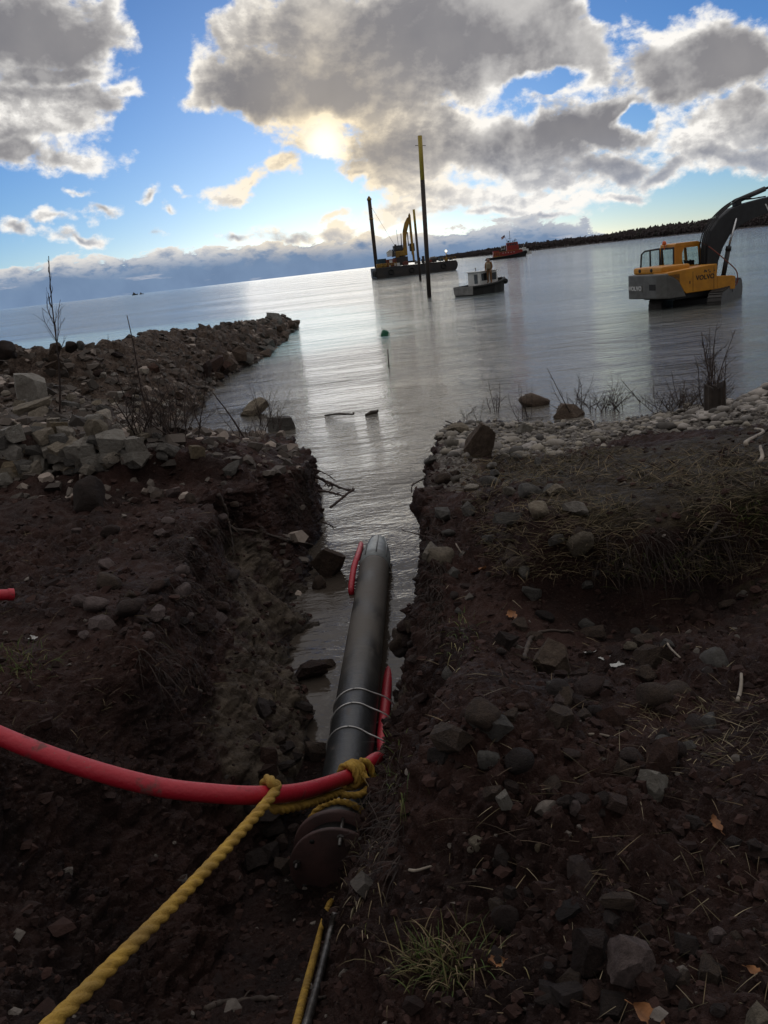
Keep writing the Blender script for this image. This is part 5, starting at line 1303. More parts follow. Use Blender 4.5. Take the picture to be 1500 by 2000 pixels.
mb = MB(); mb.tube([(-3.6, .4, 7.8), (-3.75, .4, 12.2)], .06, 5); mb.tube([(-2.7, .6, 7.8), (-2.7, .6, 9.4)], .05, 5); mb.build('aerial', PM['hull'], cr)

# ------------------------------------------------------------------ tug, work boat, far craft
TY = 430.0; TX = at(995, 503, TY).x
tug = empty('tugboat', (TX, TY, 0), R(-4), 'red tugboat with black hull and a flag under way before the wooded shore', 'tugboat')
mb = MB(); st = [(-12, .0, .3), (-11.4, 2.0, 1.1), (-8, 2.5, 1.05), (-2, 2.6, 1.25), (3, 2.5, 1.7), (6, 1.7, 2.3), (7.8, .5, 2.75), (8.3, .0, 2.8)]
vs = []; fs = []
for x, w, z in st: vs += [(x, -w, z), (x, -w * .8, -.5), (x, w * .8, -.5), (x, w, z)]
for i in range(len(st) - 1):
    for k in range(3): fs.append((i * 4 + k, i * 4 + k + 1, i * 4 + k + 5, i * 4 + k + 4))
    fs.append((i * 4 + 3, i * 4, i * 4 + 4, i * 4 + 7))
mb.add(vs, fs); mb.build('hull', PM['rubber'], tug)
mb = MB(); pts = [(x, -w - .08, z - .15) for x, w, z in st]; mb.tube(pts, .22, 8); mb.ball((8.3, 0, 2.0), (.7, 1.0, .9), 2); mb.build('fender', PM['rubber'], tug)
mb = MB(); mb.prism([(-8.2, 1.0), (5.6, 1.6), (6.6, 2.6), (6.2, 3.5), (2, 3.5), (-8.0, 3.1)], -1.9, 1.9, 'xz', .08); mb.box((-6.5, 0, 3.6), (3.0, 3.2, .9), bev=.05); dk = mb.build('deckhouse', PM['red'], tug)
mb = MB()
for x in (-3.2, -1.9, -.6, .8, 2.2): mb.tube([(x, -1.93, 2.7), (x, -1.90, 2.7)], .22, 12)
mb.build('porthole', PM['white'], dk)
mb = MB()
for x in (-7.8, -6.9, -6.0, -5.1): mb.box((x, -2.0, 2.0), (.22, .2, 2.0))
mb.box((-5.6, -2.0, 1.3), (4.4, .2, .3)); mb.box((-1.0, -2.02, 3.45), (13.5, .12, .14), (0, R(-1.5), 0)); mb.build('rub_rail', PM['dredge'], tug)
mb = MB(); mb.prism([(-1.2, 3.5), (4.9, 3.6), (4.4, 7.3), (-1.2, 7.2)], -1.5, 1.5, 'xz', .1); ph = mb.build('wheelhouse', PM['red'], tug)
mb = MB(); mb.box((-3.0, 0, 6.1), (2.0, 2.6, .25)); mb.box((-3.9, -1.2, 5.2), (.15, .15, 2.0)); mb.box((-2.2, -1.2, 5.2), (.15, .15, 2.0)); mb.box((-3.0, -1.2, 4.6), (2.0, .12, .2)); mb.box((1.4, 0, 7.4), (5.6, 3.2, .16)); mb.build('bridge_wing', PM['white'], tug)
for x in (-.4, .8, 2.0, 3.3): mb = MB(); mb.box((x, -1.53, 6.3), (.75, .04, .7)); mb.build('window', PM['darkglass'], ph)
mb = MB(); mb.prism([(4.8, 3.3), (7.2, 2.8), (7.0, 3.5), (5.6, 4.2)], -1.2, 1.2, 'xz', .1); mb.build('anchor_winch', PM['white'], tug)
mb = MB(); mb.tube([(.8, 0, 7.3), (.8, 0, 12.9)], .10, 8); mb.tube([(-.2, 0, 9.3), (1.8, 0, 9.3)], .06, 6); mb.tube([(-.6, 0, 7.4), (-.6, 0, 9.2)], .06, 6); mb.box((.0, 0, 7.9), (.8, .5, .7)); mb.box((3.4, 0, 8.2), (1.4, .3, .3)); mb.tube([(3.0, 0, 7.4), (3.4, 0, 9.0)], .12, 6); mb.box((2.2, 0, 7.8), (.5, .5, .5)); mb.tube([(-.8, 0, 8.0), (-1.8, 0, 11.2)], .05, 6); mast = mb.build('mast', PM['hull'], tug)
mb = MB(); fl = []; ff = []
for i in range(7):
    for j in range(5): fl.append((-1.75 - i * .28 + .04 * j, .12 * math.sin(i * 1.3), 11.2 - j * .30 - i * .16))
for i in range(6):
    for j in range(4): ff.append((i * 5 + j, i * 5 + j + 1, i * 5 + j + 6, i * 5 + j + 5))
mb.add(fl, ff, True)
fm = bpy.data.materials.new('flag_cloth'); fm.use_nodes = True; b = NB(fm.node_tree); tc = b.n('ShaderNodeTexCoord').outputs['Object']; s_ = b.xyz(tc)
u_ = b.m('ADD', s_[2], b.m('MULTIPLY', s_[0], -.57)); sk = b.m('GREATER_THAN', b.m('FRACT', b.m('MULTIPLY', u_, 5.4)), 0.5)
fc = b.mix(sk, (0.55, 0.53, 0.50), (0.42, 0.05, 0.05)); cn = b.m('MULTIPLY', b.m('GREATER_THAN', s_[0], -2.45), b.m('GREATER_THAN', u_, 11.55)); fc = b.mix(cn, fc, (0.03, 0.04, 0.12)); b.put(fm.node_tree.nodes['Principled BSDF'].inputs['Base Color'], fc)
mb.build('flag', fm, mast)
foam = mat('wake_foam', (0.62, 0.63, 0.63), (0.35, 0.37, 0.38), 2.0, 0.6)
# wake left by a passing boat: a ragged foam streak lying on the lake
a_, b_ = atz(572, 557, 0), atz(722, 543, 0); a_ = at(572, 557, 205.0); b_ = at(726, 542, 190.0); r_ = random.Random(3); vs = []; fs = []; n = 60
for i in range(n + 1):
    p = a_.lerp(b_, i / n); w = 1.1 * math.sin(math.pi * i / n) ** .5 * r_.uniform(.35, 1.2); o_ = r_.gauss(0, .5); vs += [(p.x, p.y - w + o_, .02), (p.x, p.y + w + o_, .02)]
for i in range(n): fs.append((2 * i, 2 * i + 2, 2 * i + 3, 2 * i + 1))
tag(MB().add(vs, fs).build('foam', foam), kind='stuff')
# work boat
WB = atz(940, 571, 0); WB = at(940, 571, 75.0); WB.z = 0
wb = empty('work_boat', WB, R(33), 'small white cabin work boat with black sides moored near the piles', 'boat')
def hullmesh(st, keel=-.3):
    m_ = MB(); vs = []; fs = []
    for x, w, z, wl in st: vs += [(x, -w, z), (x, -wl, keel), (x, wl, keel), (x, w, z)]
    n = len(st)
    for i in range(n - 1):
        for k in range(3): fs.append((i * 4 + k, i * 4 + k + 1, i * 4 + k + 5, i * 4 + k + 4))
    fs.append((0, 3, 2, 1)); return m_.add(vs, fs)
hs = [(-2.0, 1.25, .74, 1.15), (-.8, 1.28, .76, 1.15), (.6, 1.22, .84, 1.0), (1.6, .95, .98, .6), (2.4, .42, 1.10, .15), (2.7, .05, 1.15, .0)]
mb = hullmesh(hs); hl = mb.build('hull', PM['rubber'], wb)
mb = MB(); mb.prism([(-1.22, .08), (1.22, .08), (1.30, .78), (-1.30, .78)], -2.06, -2.0, 'yz', .01)
for z in (.2, .34, .48, .62): mb.box((-2.07, 0, z), (.03, 2.4, .035))
mb.build('transom', PM['alu'], wb)
mb = MB(); mb.box((-1.45, 0, .70), (1.1, 2.3, .04)); mb.box((1.4, 0, .86), (2.2, 1.5, .05)); mb.build('deck', PM['rubber'], wb)
mb = MB(); mb.tube([(x, -w - .05, z - .04) for x, w, z, q_ in hs], .10, 10); mb.tube([(x, w + .05, z - .04) for x, w, z, q_ in hs], .10, 10); mb.tube([(2.66, -.3, .8), (2.85, 0, .82), (2.66, .3, .8)], .24, 12); mb.build('rubber_fender', PM['rubber'], wb)
mb = MB(); mb.prism([(-.75, .72), (1.35, .85), (1.28, 1.75), (1.12, 1.86), (-.72, 1.86)], -.80, .80, 'xz', .04); cbn = mb.build('cabin', PM['white'], wb)
mb = MB(); mb.box((.28, 0, 1.89), (2.25, 1.78, .06), bev=.015); mb.build('roof', PM['white'], cbn)
for (x, w, z0, z1) in ((-.25, .62, 1.12, 1.72), (.78, .72, 1.10, 1.70)):
    mb = MB(); mb.box((x, -.815, (z0 + z1) / 2), (w, .02, z1 - z0), bev=.008); mb.build('side_window', PM['darkglass'], cbn)
mb = MB(); mb.box((-.765, -.28, 1.30), (.02, .42, .78), bev=.008); mb.build('rear_window', PM['darkglass'], cbn)
mb = MB(); mb.box((1.36, 0, 1.36), (.02, 1.3, .55), (0, R(-8), 0)); mb.build('windscreen', PM['darkglass'], cbn)
mb = MB(); mb.tube([(-.3, .2, 1.9), (-.3, .2, 2.15)], .03, 6); mb.ball((-.3, .2, 2.18), .07, 1); mb.tube([(.7, -.5, 1.9), (.72, -.5, 2.05)], .035, 6); mb.tube([(.82, -.5, 1.9), (.84, -.5, 2.05)], .035, 6); mb.tube([(1.2, -.3, 1.9), (1.2, -.3, 2.0)], .02, 6); mb.build('roof_light', PM['hull'], cbn)
# the person standing on the boat's side deck
def person(loc, rz):
    me = bpy.data.meshes.new('person'); k = 1.16
    J = {'pel': (0, 0, .95), 'spine': (0, 0, 1.18), 'chest': (0, 0, 1.38), 'neck': (.0, 0, 1.53), 'head': (.03, 0, 1.64), 'crown': (.02, 0, 1.74),
         'lh': (0, .11, .90), 'lk': (.02, .12, .50), 'la': (-.01, .13, .09), 'lt': (.14, .14, .04), 'rh': (0, -.11, .90), 'rk': (.02, -.12, .50), 'ra': (-.01, -.13, .09), 'rt': (.14, -.14, .04),
         'ls': (0, .20, 1.43), 'le': (.02, .27, 1.16), 'lw': (.14, .22, .95), 'lf': (.19, .19, .88), 'rs': (0, -.20, 1.43), 're': (.02, -.27, 1.16), 'rw': (.14, -.22, .95), 'rf': (.19, -.19, .88)}
    Rr = {'pel': .17, 'spine': .165, 'chest': .18, 'neck': .075, 'head': .105, 'crown': .085, 'lh': .115, 'lk': .085, 'la': .06, 'lt': .05, 'ls': .09, 'le': .065, 'lw': .045, 'lf': .04}
    for q_ in ('h', 'k', 'a', 't', 's', 'e', 'w', 'f'): Rr['r' + q_] = Rr['l' + q_]
    E_ = [('pel', 'spine'), ('spine', 'chest'), ('chest', 'neck'), ('neck', 'head'), ('head', 'crown'), ('pel', 'lh'), ('lh', 'lk'), ('lk', 'la'), ('la', 'lt'), ('pel', 'rh'), ('rh', 'rk'), ('rk', 'ra'), ('ra', 'rt'),
          ('chest', 'ls'), ('ls', 'le'), ('le', 'lw'), ('lw', 'lf'), ('chest', 'rs'), ('rs', 're'), ('re', 'rw'), ('rw', 'rf')]
    names = list(J); me.from_pydata([tuple(c_ * k for c_ in J[n]) for n in names], [(names.index(a_), names.index(b_)) for a_, b_ in E_], [])
    o = bpy.data.objects.new('person', me); COL.objects.link(o); o.location = loc; o.rotation_euler = (0, 0, rz); me.materials.append(PM['brownduck'])
    sk_ = o.modifiers.new('skin', 'SKIN'); su = o.modifiers.new('smooth', 'SUBSURF'); su.levels = su.render_levels = 2
    for i, n in enumerate(names):
        d_ = me.skin_vertices[0].data[i]; d_.radius = (Rr[n] * k, Rr[n] * k); d_.use_root = (n == 'pel')
    return o, k
pl = wb.matrix_basis @ Vector((0, 0, 0)); off = Matrix.Rotation(R(33), 3, 'Z') @ Vector((.10, -1.10, .86))
pe, k = person(WB + off, R(-120)); tag(pe, 'person in a brown canvas work suit standing on the side deck of the small boat', 'person')
mb = MB(); mb.ball((.02, 0, 1.665 * k), (.118 * k, .105 * k, .12 * k), 3); mb.ball((.13 * k, 0, 1.63 * k), (.03, .022, .03), 1); mb.tube([(.105 * k, -.03, 1.58 * k), (.115 * k, 0, 1.575 * k), (.105 * k, .03, 1.58 * k)], .012, 6)
for s in (-1, 1): mb.ball((.0, s * .115 * k, 1.645 * k), (.025, .015, .04), 1)
mb.build('face', PM['skin'], pe)
mb = MB(); mb.ball((-.01, 0, 1.70 * k), (.122 * k, .118 * k, .10 * k), 3); mb.build('hair', PM['hair'], pe)
mb = MB(); mb.tube([(-.01, 0, 1.46 * k), (0, 0, 1.30 * k), (0, 0, 1.10 * k), (0, 0, .98 * k)], [.16 * k, .215 * k, .20 * k, .205 * k], 20); mb.build('jacket', PM['tancloth'], pe)
for s in (-1, 1):
    mb = MB(); c_ = Vector((.19, s * .19, .88)) * k
    mb.ball(c_, (.05, .028, .045), 2)
    for q_ in range(4): mb.tube([c_ + Vector((.02, (q_ - 1.5) * .016, -.02)), c_ + Vector((.05, (q_ - 1.5) * .015, -.05 - .006 * (q_ in (1, 2)))), c_ + Vector((.045, (q_ - 1.5) * .012, -.085))], .009, 6)
    mb.tube([c_ + Vector((.02, -s * .03, 0)), c_ + Vector((.05, -s * .05, -.02)), c_ + Vector((.065, -s * .048, -.045))], .010, 6); mb.build('hand', PM['skin'], pe)
# white cruiser behind the tug, far ships on the horizon
y = 620.0; x = at(1026, 488, y).x
o = empty('motor_boat', (x, y, 0), R(20), 'little white motor boat far off behind the tugboat bow', 'boat'); mb = hullmesh([(-5, 1.6, 1.3, 1.4), (2, 1.6, 1.5, 1.2), (5, .2, 1.9, .1)]); mb.build('hull', PM['white'], o); mb = MB(); mb.box((-.5, 0, 2.6), (5, 2.4, 2.0), bev=.2); mb.box((-1, 0, 4.2), (2.4, 2, 1.0), bev=.2); mb.tube([(-1, 0, 4.6), (-1, 0, 7.5)], .1, 6); mb.build('cabin', PM['white'], o)
for px, s, lb in ((263, 1.0, 'larger dark ship tiny on the far left horizon'), (276, .7, 'smaller dark ship tiny on the far left horizon, right of the larger one')):
    y = 2600.0; x = at(px, 572, y).x
    o = empty('distant_ship', (x, y, 0), R(10), lb, 'ship', 'ships on the horizon'); mb = hullmesh([(-9 * s, 3, 2.6 * s, 2.6), (5 * s, 3, 2.8 * s, 2.2), (9 * s, .3, 3.6 * s, .2)], -1); mb.build('hull', PM['hull'], o); mb = MB(); mb.box((-2 * s, 0, 4.2 * s), (7 * s, 4, 4 * s), bev=.2); mb.box((-3 * s, 0, 7 * s), (3 * s, 3, 2.5 * s), bev=.2); mb.build('superstructure', PM['cwgrey'], o)
# things afloat
p = atz(750, 656, 0); mb = MB(); mb.tube([(0, 0, -.1), (0, 0, .02), (0, 0, .24), (0, 0, .30)], [.16, .19, .19, .13], 20); mb.tube([(.17, 0, .1), (.26, 0, .12), (.26, 0, .2), (.17, 0, .22)], .02, 6)
o = mb.build('floating_drum', PM['green']); o.location = p; o.rotation_euler = (R(12), R(24), R(20)); o.scale = (.95, .95, .95); tag(o, 'green plastic drum floating in the lake beyond the trench', 'drum')
a_, b_ = atz(759, 718, 0), at(757, 682, atz(759, 718, 0).y); mb = MB(); mb.tube([a_ - Vector((0, 0, .4)), b_], [.022, .016], 8); tag(mb.build('marker_stake', PM['wood']), 'thin wooden stake standing in the lake below the green drum', 'stake')
for (x0, y0, x1, y1, lb, r_) in ((634, 811, 690, 809, 'long thin driftwood stick floating left of the short forked one', .028), (714, 811, 737, 804, 'short driftwood piece with a raised knob floating in mid channel', .05)):
    a_, b_ = atz(x0, y0, .01), atz(x1, y1, .03); m_ = (a_ + b_) / 2; mb = MB(); mb.tube([a_, m_ + Vector((0, .03, .015)), b_], [r_ * .5, r_, r_ * .7], 9); mb.tube([b_, b_ + Vector((.02, 0, .045))], [.03, .015], 7)
    tag(mb.build('driftwood', PM['wood']), lb, 'driftwood', 'driftwood floating in the channel')
# wooded shore across the water
W_ = [(840, 3000), (875, 2300), (915, 1700), (960, 1400), (1040, 1270), (1150, 1190), (1230, 1060), (1300, 930), (1400, 770), (1500, 650), (1650, 540), (1900, 440)]
shore = [Vector((at(px, 500, y).x, y, 0)) for px, y in W_]
def shore_at(t):
    f_ = t * (len(shore) - 1); i = min(int(f_), len(shore) - 2); return shore[i].lerp(shore[i + 1], f_ - i)
mb = MB(); n = 90; vs = []; fs = []
for i in range(n + 1):
    p = shore_at(i / n); out = Vector((p.y, -p.x, 0)).normalized() * .25 + Vector((p.x, p.y, 0)).normalized()
    for d_, z in ((-6, -.4), (0, .5), (20, 1.6), (150, 7.5), (420, 8.0)): q = p + out * d_ * (p.y / 1400 + .35); vs.append((q.x, q.y, z * (1 + .10 * math.sin(i * .9))))
for i in range(n):
    for k_ in range(4): fs.append((i * 5 + k_, i * 5 + k_ + 1, i * 5 + k_ + 6, i * 5 + k_ + 5))
mb.add(vs, fs, True); tag(mb.build('shore_land', mat('shore_earth', (.050, .040, .037), (.040, .032, .029), .02, .95)), kind='structure')
r = np.random.default_rng(77); V = []; F = []; K = []; n0 = 0; bv, bf = ICO[1]; bv2, bf2 = ICO[2]
for k_ in range(5200):
    t = r.random() ** .9; p = shore_at(t); out = Vector((p.x, p.y, 0)).normalized(); row = r.random()
    q = p + out * (2 + row * 130) * (p.y / 1400 + .35); gz = 0.9 + 5.9 * row; hgt = (6.2 + 2.6 * r.random() ** 2) * (1.0 + .08 * math.sin(t * 23) + .06 * math.sin(t * 61)); w = hgt * r.uniform(.3, .5)
    c_ = np.array([.052, .040, .039]) * r.uniform(.8, 1.15) if r.random() < .85 else np.array([.040, .038, .030]) * r.uniform(.8, 1.1)
    for j in range(4):
        jit = bv * (1 + r.normal(size=(len(bv), 1)) * .2); v = jit * np.array([w * r.uniform(.2, .42), w * r.uniform(.2, .42), hgt * r.uniform(.10, .27)]) + np.array([q.x + r.normal() * w * .5, q.y + r.normal() * w * .5, gz + hgt * r.uniform(.08, .75)]); V.append(v); F.append(bf + n0); n0 += len(v); K.append(np.repeat(c_[None], len(v), 0))
tag(np_mesh('forest', np.concatenate(V), np.concatenate(F), tint_mat('bare_forest', .95, 0, 1, .45, .25), np.concatenate(K), 'tint'), kind='stuff')
# ------------------------------------------------------------------ bare shrubs, saplings, roots
def stem(mb, a, b_, r0, r1, rnd, bend=0.05, n=6, sides=6):
    L = (b_ - a).length; o1 = Vector((rnd.gauss(0, 1), rnd.gauss(0, 1), rnd.gauss(0, .4))) * bend * L; o2 = Vector((rnd.gauss(0, 1), rnd.gauss(0, 1), rnd.gauss(0, .4))) * bend * .5 * L
    pts = [a.lerp(b_, k / n) + o1 * math.sin(math.pi * k / n) + o2 * math.sin(2 * math.pi * k / n) for k in range(n + 1)]
    mb.tube(pts, [r0 + (r1 - r0) * k / n for k in range(n + 1)], sides); return pts


def branchy(mb, a, b_, r0, rnd, nb=8, lo=0.35, ln=0.32, up=0.75, sub=2):
    pts = stem(mb, a, b_, r0, r0 * .35, rnd, 0.03, 10); L = (b_ - a).length; d = (b_ - a).normalized()
    for k in range(nb):
        f_ = lo + (0.96 - lo) * (k + rnd.random() * .6) / nb; p = pts[min(int(f_ * 10), 10)]
        th = rnd.uniform(0, 6.28); v = (Vector((math.cos(th), math.sin(th), 0)) * (1 - up) + d * up).normalized()
        l = L * ln * (1.15 - f_) * rnd.uniform(.6, 1.2); q = stem(mb, p, p + v * l, r0 * .42, r0 * .16, rnd, .08, 5, 5)
        for j in range(sub):
            s_ = q[2 + j]; w = (v + Vector((rnd.gauss(0, .5), rnd.gauss(0, .5), rnd.uniform(0, .5)))).normalized(); stem(mb, s_, s_ + w * l * rnd.uniform(.3, .55), r0 * .2, r0 * .1, rnd, .08, 3, 4)


def sapling(px0, py0, px1, py1, dist, r0, nb, label, seed, cat='sapling', name='bare_sapling', m='bark', group=None, **kw):
    rnd = random.Random(seed); a = at(px0, py0, dist); b_ = at(px1, py1, dist + rnd.uniform(-.15, .15)); g0, _ = drop(a.x, a.y)
    if abs(g0.z - a.z) < 0.6: a.z = min(a.z, g0.z) - .05
    mb = MB(); branchy(mb, a, b_, r0, rnd, nb, **kw); return tag(mb.build(name, PM[m]), label, cat, group)


sapling(107, 785, 95, 500, 13.0, .016, 9, 'tallest thin bare sapling on the left bank against the lake', 1, lo=.45, ln=.34)
sapling(108, 690, 118, 585, 13.4, .009, 6, 'shorter bare sapling leaning right behind the tallest one', 2, lo=.2, ln=.6, up=.6)
sapling(292, 770, 248, 616, 12.5, .017, 2, 'dark bare stick leaning left before the spit', 3, 'stick', 'leaning_stick', lo=.5, ln=.12)
sapling(478, 842, 412, 762, 16.0, .022, 2, 'bent dark branch sticking out over the water at the left shore', 4, 'branch', 'dead_branch', lo=.4, ln=.2)
sapling(212, 690, 211, 652, 20.0, .010, 2, 'tiny bare twig on the crest of the spit', 5, 'twig', 'bare_twig', lo=.5, ln=.2)


def shrub(cx, cy, wpx, hpx, n, label, seed, dist=None, group=None, r0=.007, lean=.35, name='bare_shrub', cat='shrub'):
    rnd = random.Random(seed); mb = MB(); base = None
    for k in range(n):
        px = cx + rnd.gauss(0, wpx * .24); p, _ = hit(px, cy + rnd.uniform(-6, 6))
        if dist: p = at(px, cy, dist); g0, _ = drop(p.x, p.y); p.z = g0.z
        sc = (p - Vector((0, 0, H))).dot(Vector(_F)) / 1618; h = hpx * sc * rnd.uniform(.35, 1.0)
        v = Vector((rnd.gauss(0, lean), rnd.gauss(0, lean), 1)).normalized() * h
        branchy(mb, p - Vector((0, 0, .05)), p + v, r0 * rnd.uniform(.7, 1.2), rnd, rnd.randint(5, 9), .2, .5, .5, 2)
    return tag(mb.build(name, PM['bark']), label, cat, group)


shrub(320, 850, 150, 140, 34, 'bare reddish shrub thicket on the left bank behind the yellowish stone', 11, lean=.5, r0=.009)
shrub(262, 760, 30, 90, 6, 'thin bare stems beside the dark leaning stick', 12)
shrub(512, 845, 70, 110, 14, 'small bare shrub growing between the orange wedge and the grey slab', 13, r0=.009)
shrub(468, 850, 60, 40, 9, 'low twigs on the shore right under the bent dark branch', 14)
shrub(1385, 800, 60, 165, 16, 'tall bare shrub beside the dark post on the right shore', 15, r0=.013, lean=.14)
shrub(1330, 802, 110, 85, 44, 'dense low tangle of bare twigs left of the dark post', 16, lean=.7, r0=.0075)
shrub(1170, 800, 120, 80, 40, 'spreading bare shrub right of the brown shore boulder', 17, lean=.8, r0=.0075)
shrub(966, 805, 18, 70, 4, 'two upright dark stems at the corner of the right bank', 18, r0=.011, lean=.1)
shrub(1022, 770, 50, 95, 7, 'thin bare stems rising behind the boulder in the shallows', 19, dist=16.6, lean=.22)
shrub(915, 815, 60, 40, 6, 'short twigs on the shoreward end of the right bank', 20, lean=.6)
sapling(1128, 790, 1068, 718, 16.3, .013, 3, 'long bare stick slanting over the shallows above the brown boulder', 21, 'stick', 'leaning_stick', lo=.3, ln=.2)
sapling(1268, 778, 1212, 740, 17.0, .012, 3, 'bare stick slanting out of the shallows near the excavator reflection', 22, 'stick', 'leaning_stick', lo=.3, ln=.25)
sapling(1375, 800, 1370, 648, 14.8, .017, 10, 'tallest stem of the right shore, straight and bare beside the post', 23, lo=.25, ln=.3)
sapling(870, 822, 918, 842, 15.8, .012, 2, 'broken stick lying by the tan stone of the right bank', 24, 'stick', 'dead_branch', lo=.3, ln=.2)

# dark old post on the shore
p, _ = hit(1398, 806); rnd = random.Random(8); n = 28; sc = (p - Vector((0, 0, H))).dot(Vector(_F)) / 1618; rr = 19 * sc; hh = 52 * sc
mb = MB(); vs = []; fs = []
prof = [rr * (1 + .10 * math.sin(3 * k / n * 6.28) + .07 * math.sin(7 * k / n * 6.28 + 1)) for k in range(n)]; tops = [hh * (1 + .07 * rnd.gauss(0, 1)) for k in range(n)]
for lv, f_ in enumerate((-.3, .3, .8, 1.0, .97, .90)):
    for k in range(n):
        q = prof[k] * (1 if lv < 4 else .72 if lv == 4 else .15); th = 2 * math.pi * k / n; vs.append((q * math.cos(th), q * math.sin(th), hh * f_ if lv < 2 else tops[k] * f_))
for lv in range(5):
    for k in range(n): fs.append((lv * n + k, lv * n + (k + 1) % n, (lv + 1) * n + (k + 1) % n, (lv + 1) * n + k))
fs.append(tuple(5 * n + k for k in range(n))); mb.add(vs, fs)
o = mb.build('old_post', PM['wood']); o.location = p; tag(o, 'thick dark weathered post with a ragged top on the right shore', 'post')


def root(pts, r0, r1, label, seed, m='root', forks=3, name='root'):
    """pts: (px, py, distance or None for the ground there)"""
    rnd = random.Random(seed); P = []
    for a_ in pts:
        if a_[2] is None: q, nn = hit(a_[0], a_[1]); P.append(q + nn * r0 * .8)
        else: P.append(at(*a_))
    S = spline(P, 8); mb = MB(); N_ = len(S); S = [s_ + Vector((rnd.gauss(0, 1), rnd.gauss(0, 1), rnd.gauss(0, 1))) * r0 * .18 for s_ in S]
    mb.tube(S, [(r0 + (r1 - r0) * k / N_) * rnd.uniform(.85, 1.15) for k in range(N_)], 8)
    for k in range(forks):
        i = rnd.randint(N_ // 4, N_ - 2); d = (S[i + 1] - S[i - 1]).normalized(); v = (d + Vector((rnd.gauss(0, .6), rnd.gauss(0, .6), rnd.gauss(0, .5)))).normalized(); L = (S[-1] - S[0]).length * rnd.uniform(.12, .3)
        q = stem(mb, S[i], S[i] + v * L, r0 * .5, r1 * .5, rnd, .15, 5, 5); w = (v + Vector((rnd.gauss(0, .6), rnd.gauss(0, .6), rnd.gauss(0, .6)))).normalized(); stem(mb, q[2], q[2] + w * L * .5, r0 * .3, r1 * .3, rnd, .15, 4, 4)
    return tag(mb.build(name, PM[m]), label, 'root')


root([(425, 965, None), (440, 1000, None), (450, 1028, None), (500, 1036, None), (560, 1055, None), (612, 1066, None)], .022, .012, 'long pale root running across the left trench wall', 31, forks=2)
root([(446, 1020, None), (452, 1050, None), (455, 1085, None)], .014, .005, 'short root hanging down from the long pale root', 32, forks=1)
root([(618, 930, 10.6), (640, 942, 10.6), (665, 953, 10.6), (692, 958, 10.5)], .024, .010, 'forked dark root reaching out over the water from the left wall', 33, 'bark', 6)
root([(622, 958, 10.3), (648, 962, 10.3), (668, 968, 10.2)], .020, .008, 'dark root curling below the forked one over the water', 34, 'bark', 5)
root([(646, 992, 10.0), (662, 978, 10.1), (676, 966, 10.2), (692, 955, 10.3)], .017, .015, 'broken dark branch hanging diagonally over the trench water', 35, 'bark', 1)
root([(612, 915, 10.9), (635, 925, 10.9), (655, 938, 10.8)], .012, .004, 'thin dark root above the forked one on the left wall', 36, 'bark', 4)
root([(628, 1018, 9.6), (645, 1026, 9.6), (655, 1031, 9.6)], .012, .004, 'little tuft of dark roots low on the left wall', 37, 'bark', 5)
root([(842, 928, 9.2), (822, 938, 9.2), (806, 948, 9.1), (804, 962, 9.1)], .012, .004, 'thin curling root sticking out of the right wall near its top', 38, 'bark', 3)
root([(838, 1052, 7.2), (815, 1043, 7.2), (790, 1037, 7.2)], .009, .003, 'straight thin root sticking out of the right wall halfway up', 39, 'bark', 2)
root([(845, 985, 8.4), (828, 992, 8.4), (820, 1010, 8.4)], .008, .003, 'hair thin root drooping from the right wall', 40, 'bark', 3)
root([(1020, 1290, None), (1030, 1262, None), (1048, 1238, None), (1100, 1235, None), (1120, 1238, None)], .016, .006, 'curved root wrapped over the largest brown boulder', 41, 'root', 1)
root([(400, 1975, None), (450, 1962, None), (520, 1955, None), (600, 1958, None), (640, 1952, None)], .016, .006, 'brown root lying across the near trench floor under the thinner rope', 42, 'root', 1)
root([(890, 1062, 6.4), (905, 1085, 6.3), (920, 1108, 6.2)], .006, .003, 'straw stalk leaning from the brink of the right wall', 43, 'drift', 0)
root([(1340, 1090, None), (1370, 1060, None), (1400, 1020, None), (1420, 985, 6.8), (1428, 950, 7.0)], .016, .007, 'crooked dead branch standing in the torn turf on the right', 44, 'wood', 5)

# pale sticks washed up or scattered
for (x0, y0, x1, y1, r_, lb) in ((1442, 1372, 1448, 1318, .010, 'white peeled stick standing askew at the right edge of the bare earth'), (1458, 872, 1475, 840, .022, 'bleached stick on the gravel pile at the right edge'), (1482, 905, 1486, 875, .018, 'second bleached stick below the gravel pile'),
                                 (1140, 820, 1146, 840, .018, 'bleached forked stick on the pebble beach'), (1180, 848, 1195, 856, .014, 'short bleached stick on the pebble beach right of the forked one'), (1150, 1435, 1200, 1440, .006, 'thin straw yellow stalk on the bare earth'),
                                 (330, 865, 372, 848, .018, 'pale driftwood stick under the reddish shrub'), (800, 1700, 850, 1690, .006, 'thin pale stalk on the slope right of the flange'), (1300, 1250, 1330, 1285, .007, 'pale broken stalk beside the long dark stone')):
    a_, na = hit(x0, y0); b_, nb_ = hit(x1, y1); mb = MB(); rnd = random.Random(x0); stem(mb, a_ + na * r_ * .7, b_ + nb_ * r_ * .9, r_, r_ * .7, rnd, .04, 6, 8); tag(mb.build('pale_stick', PM['drift']), lb, 'stick')


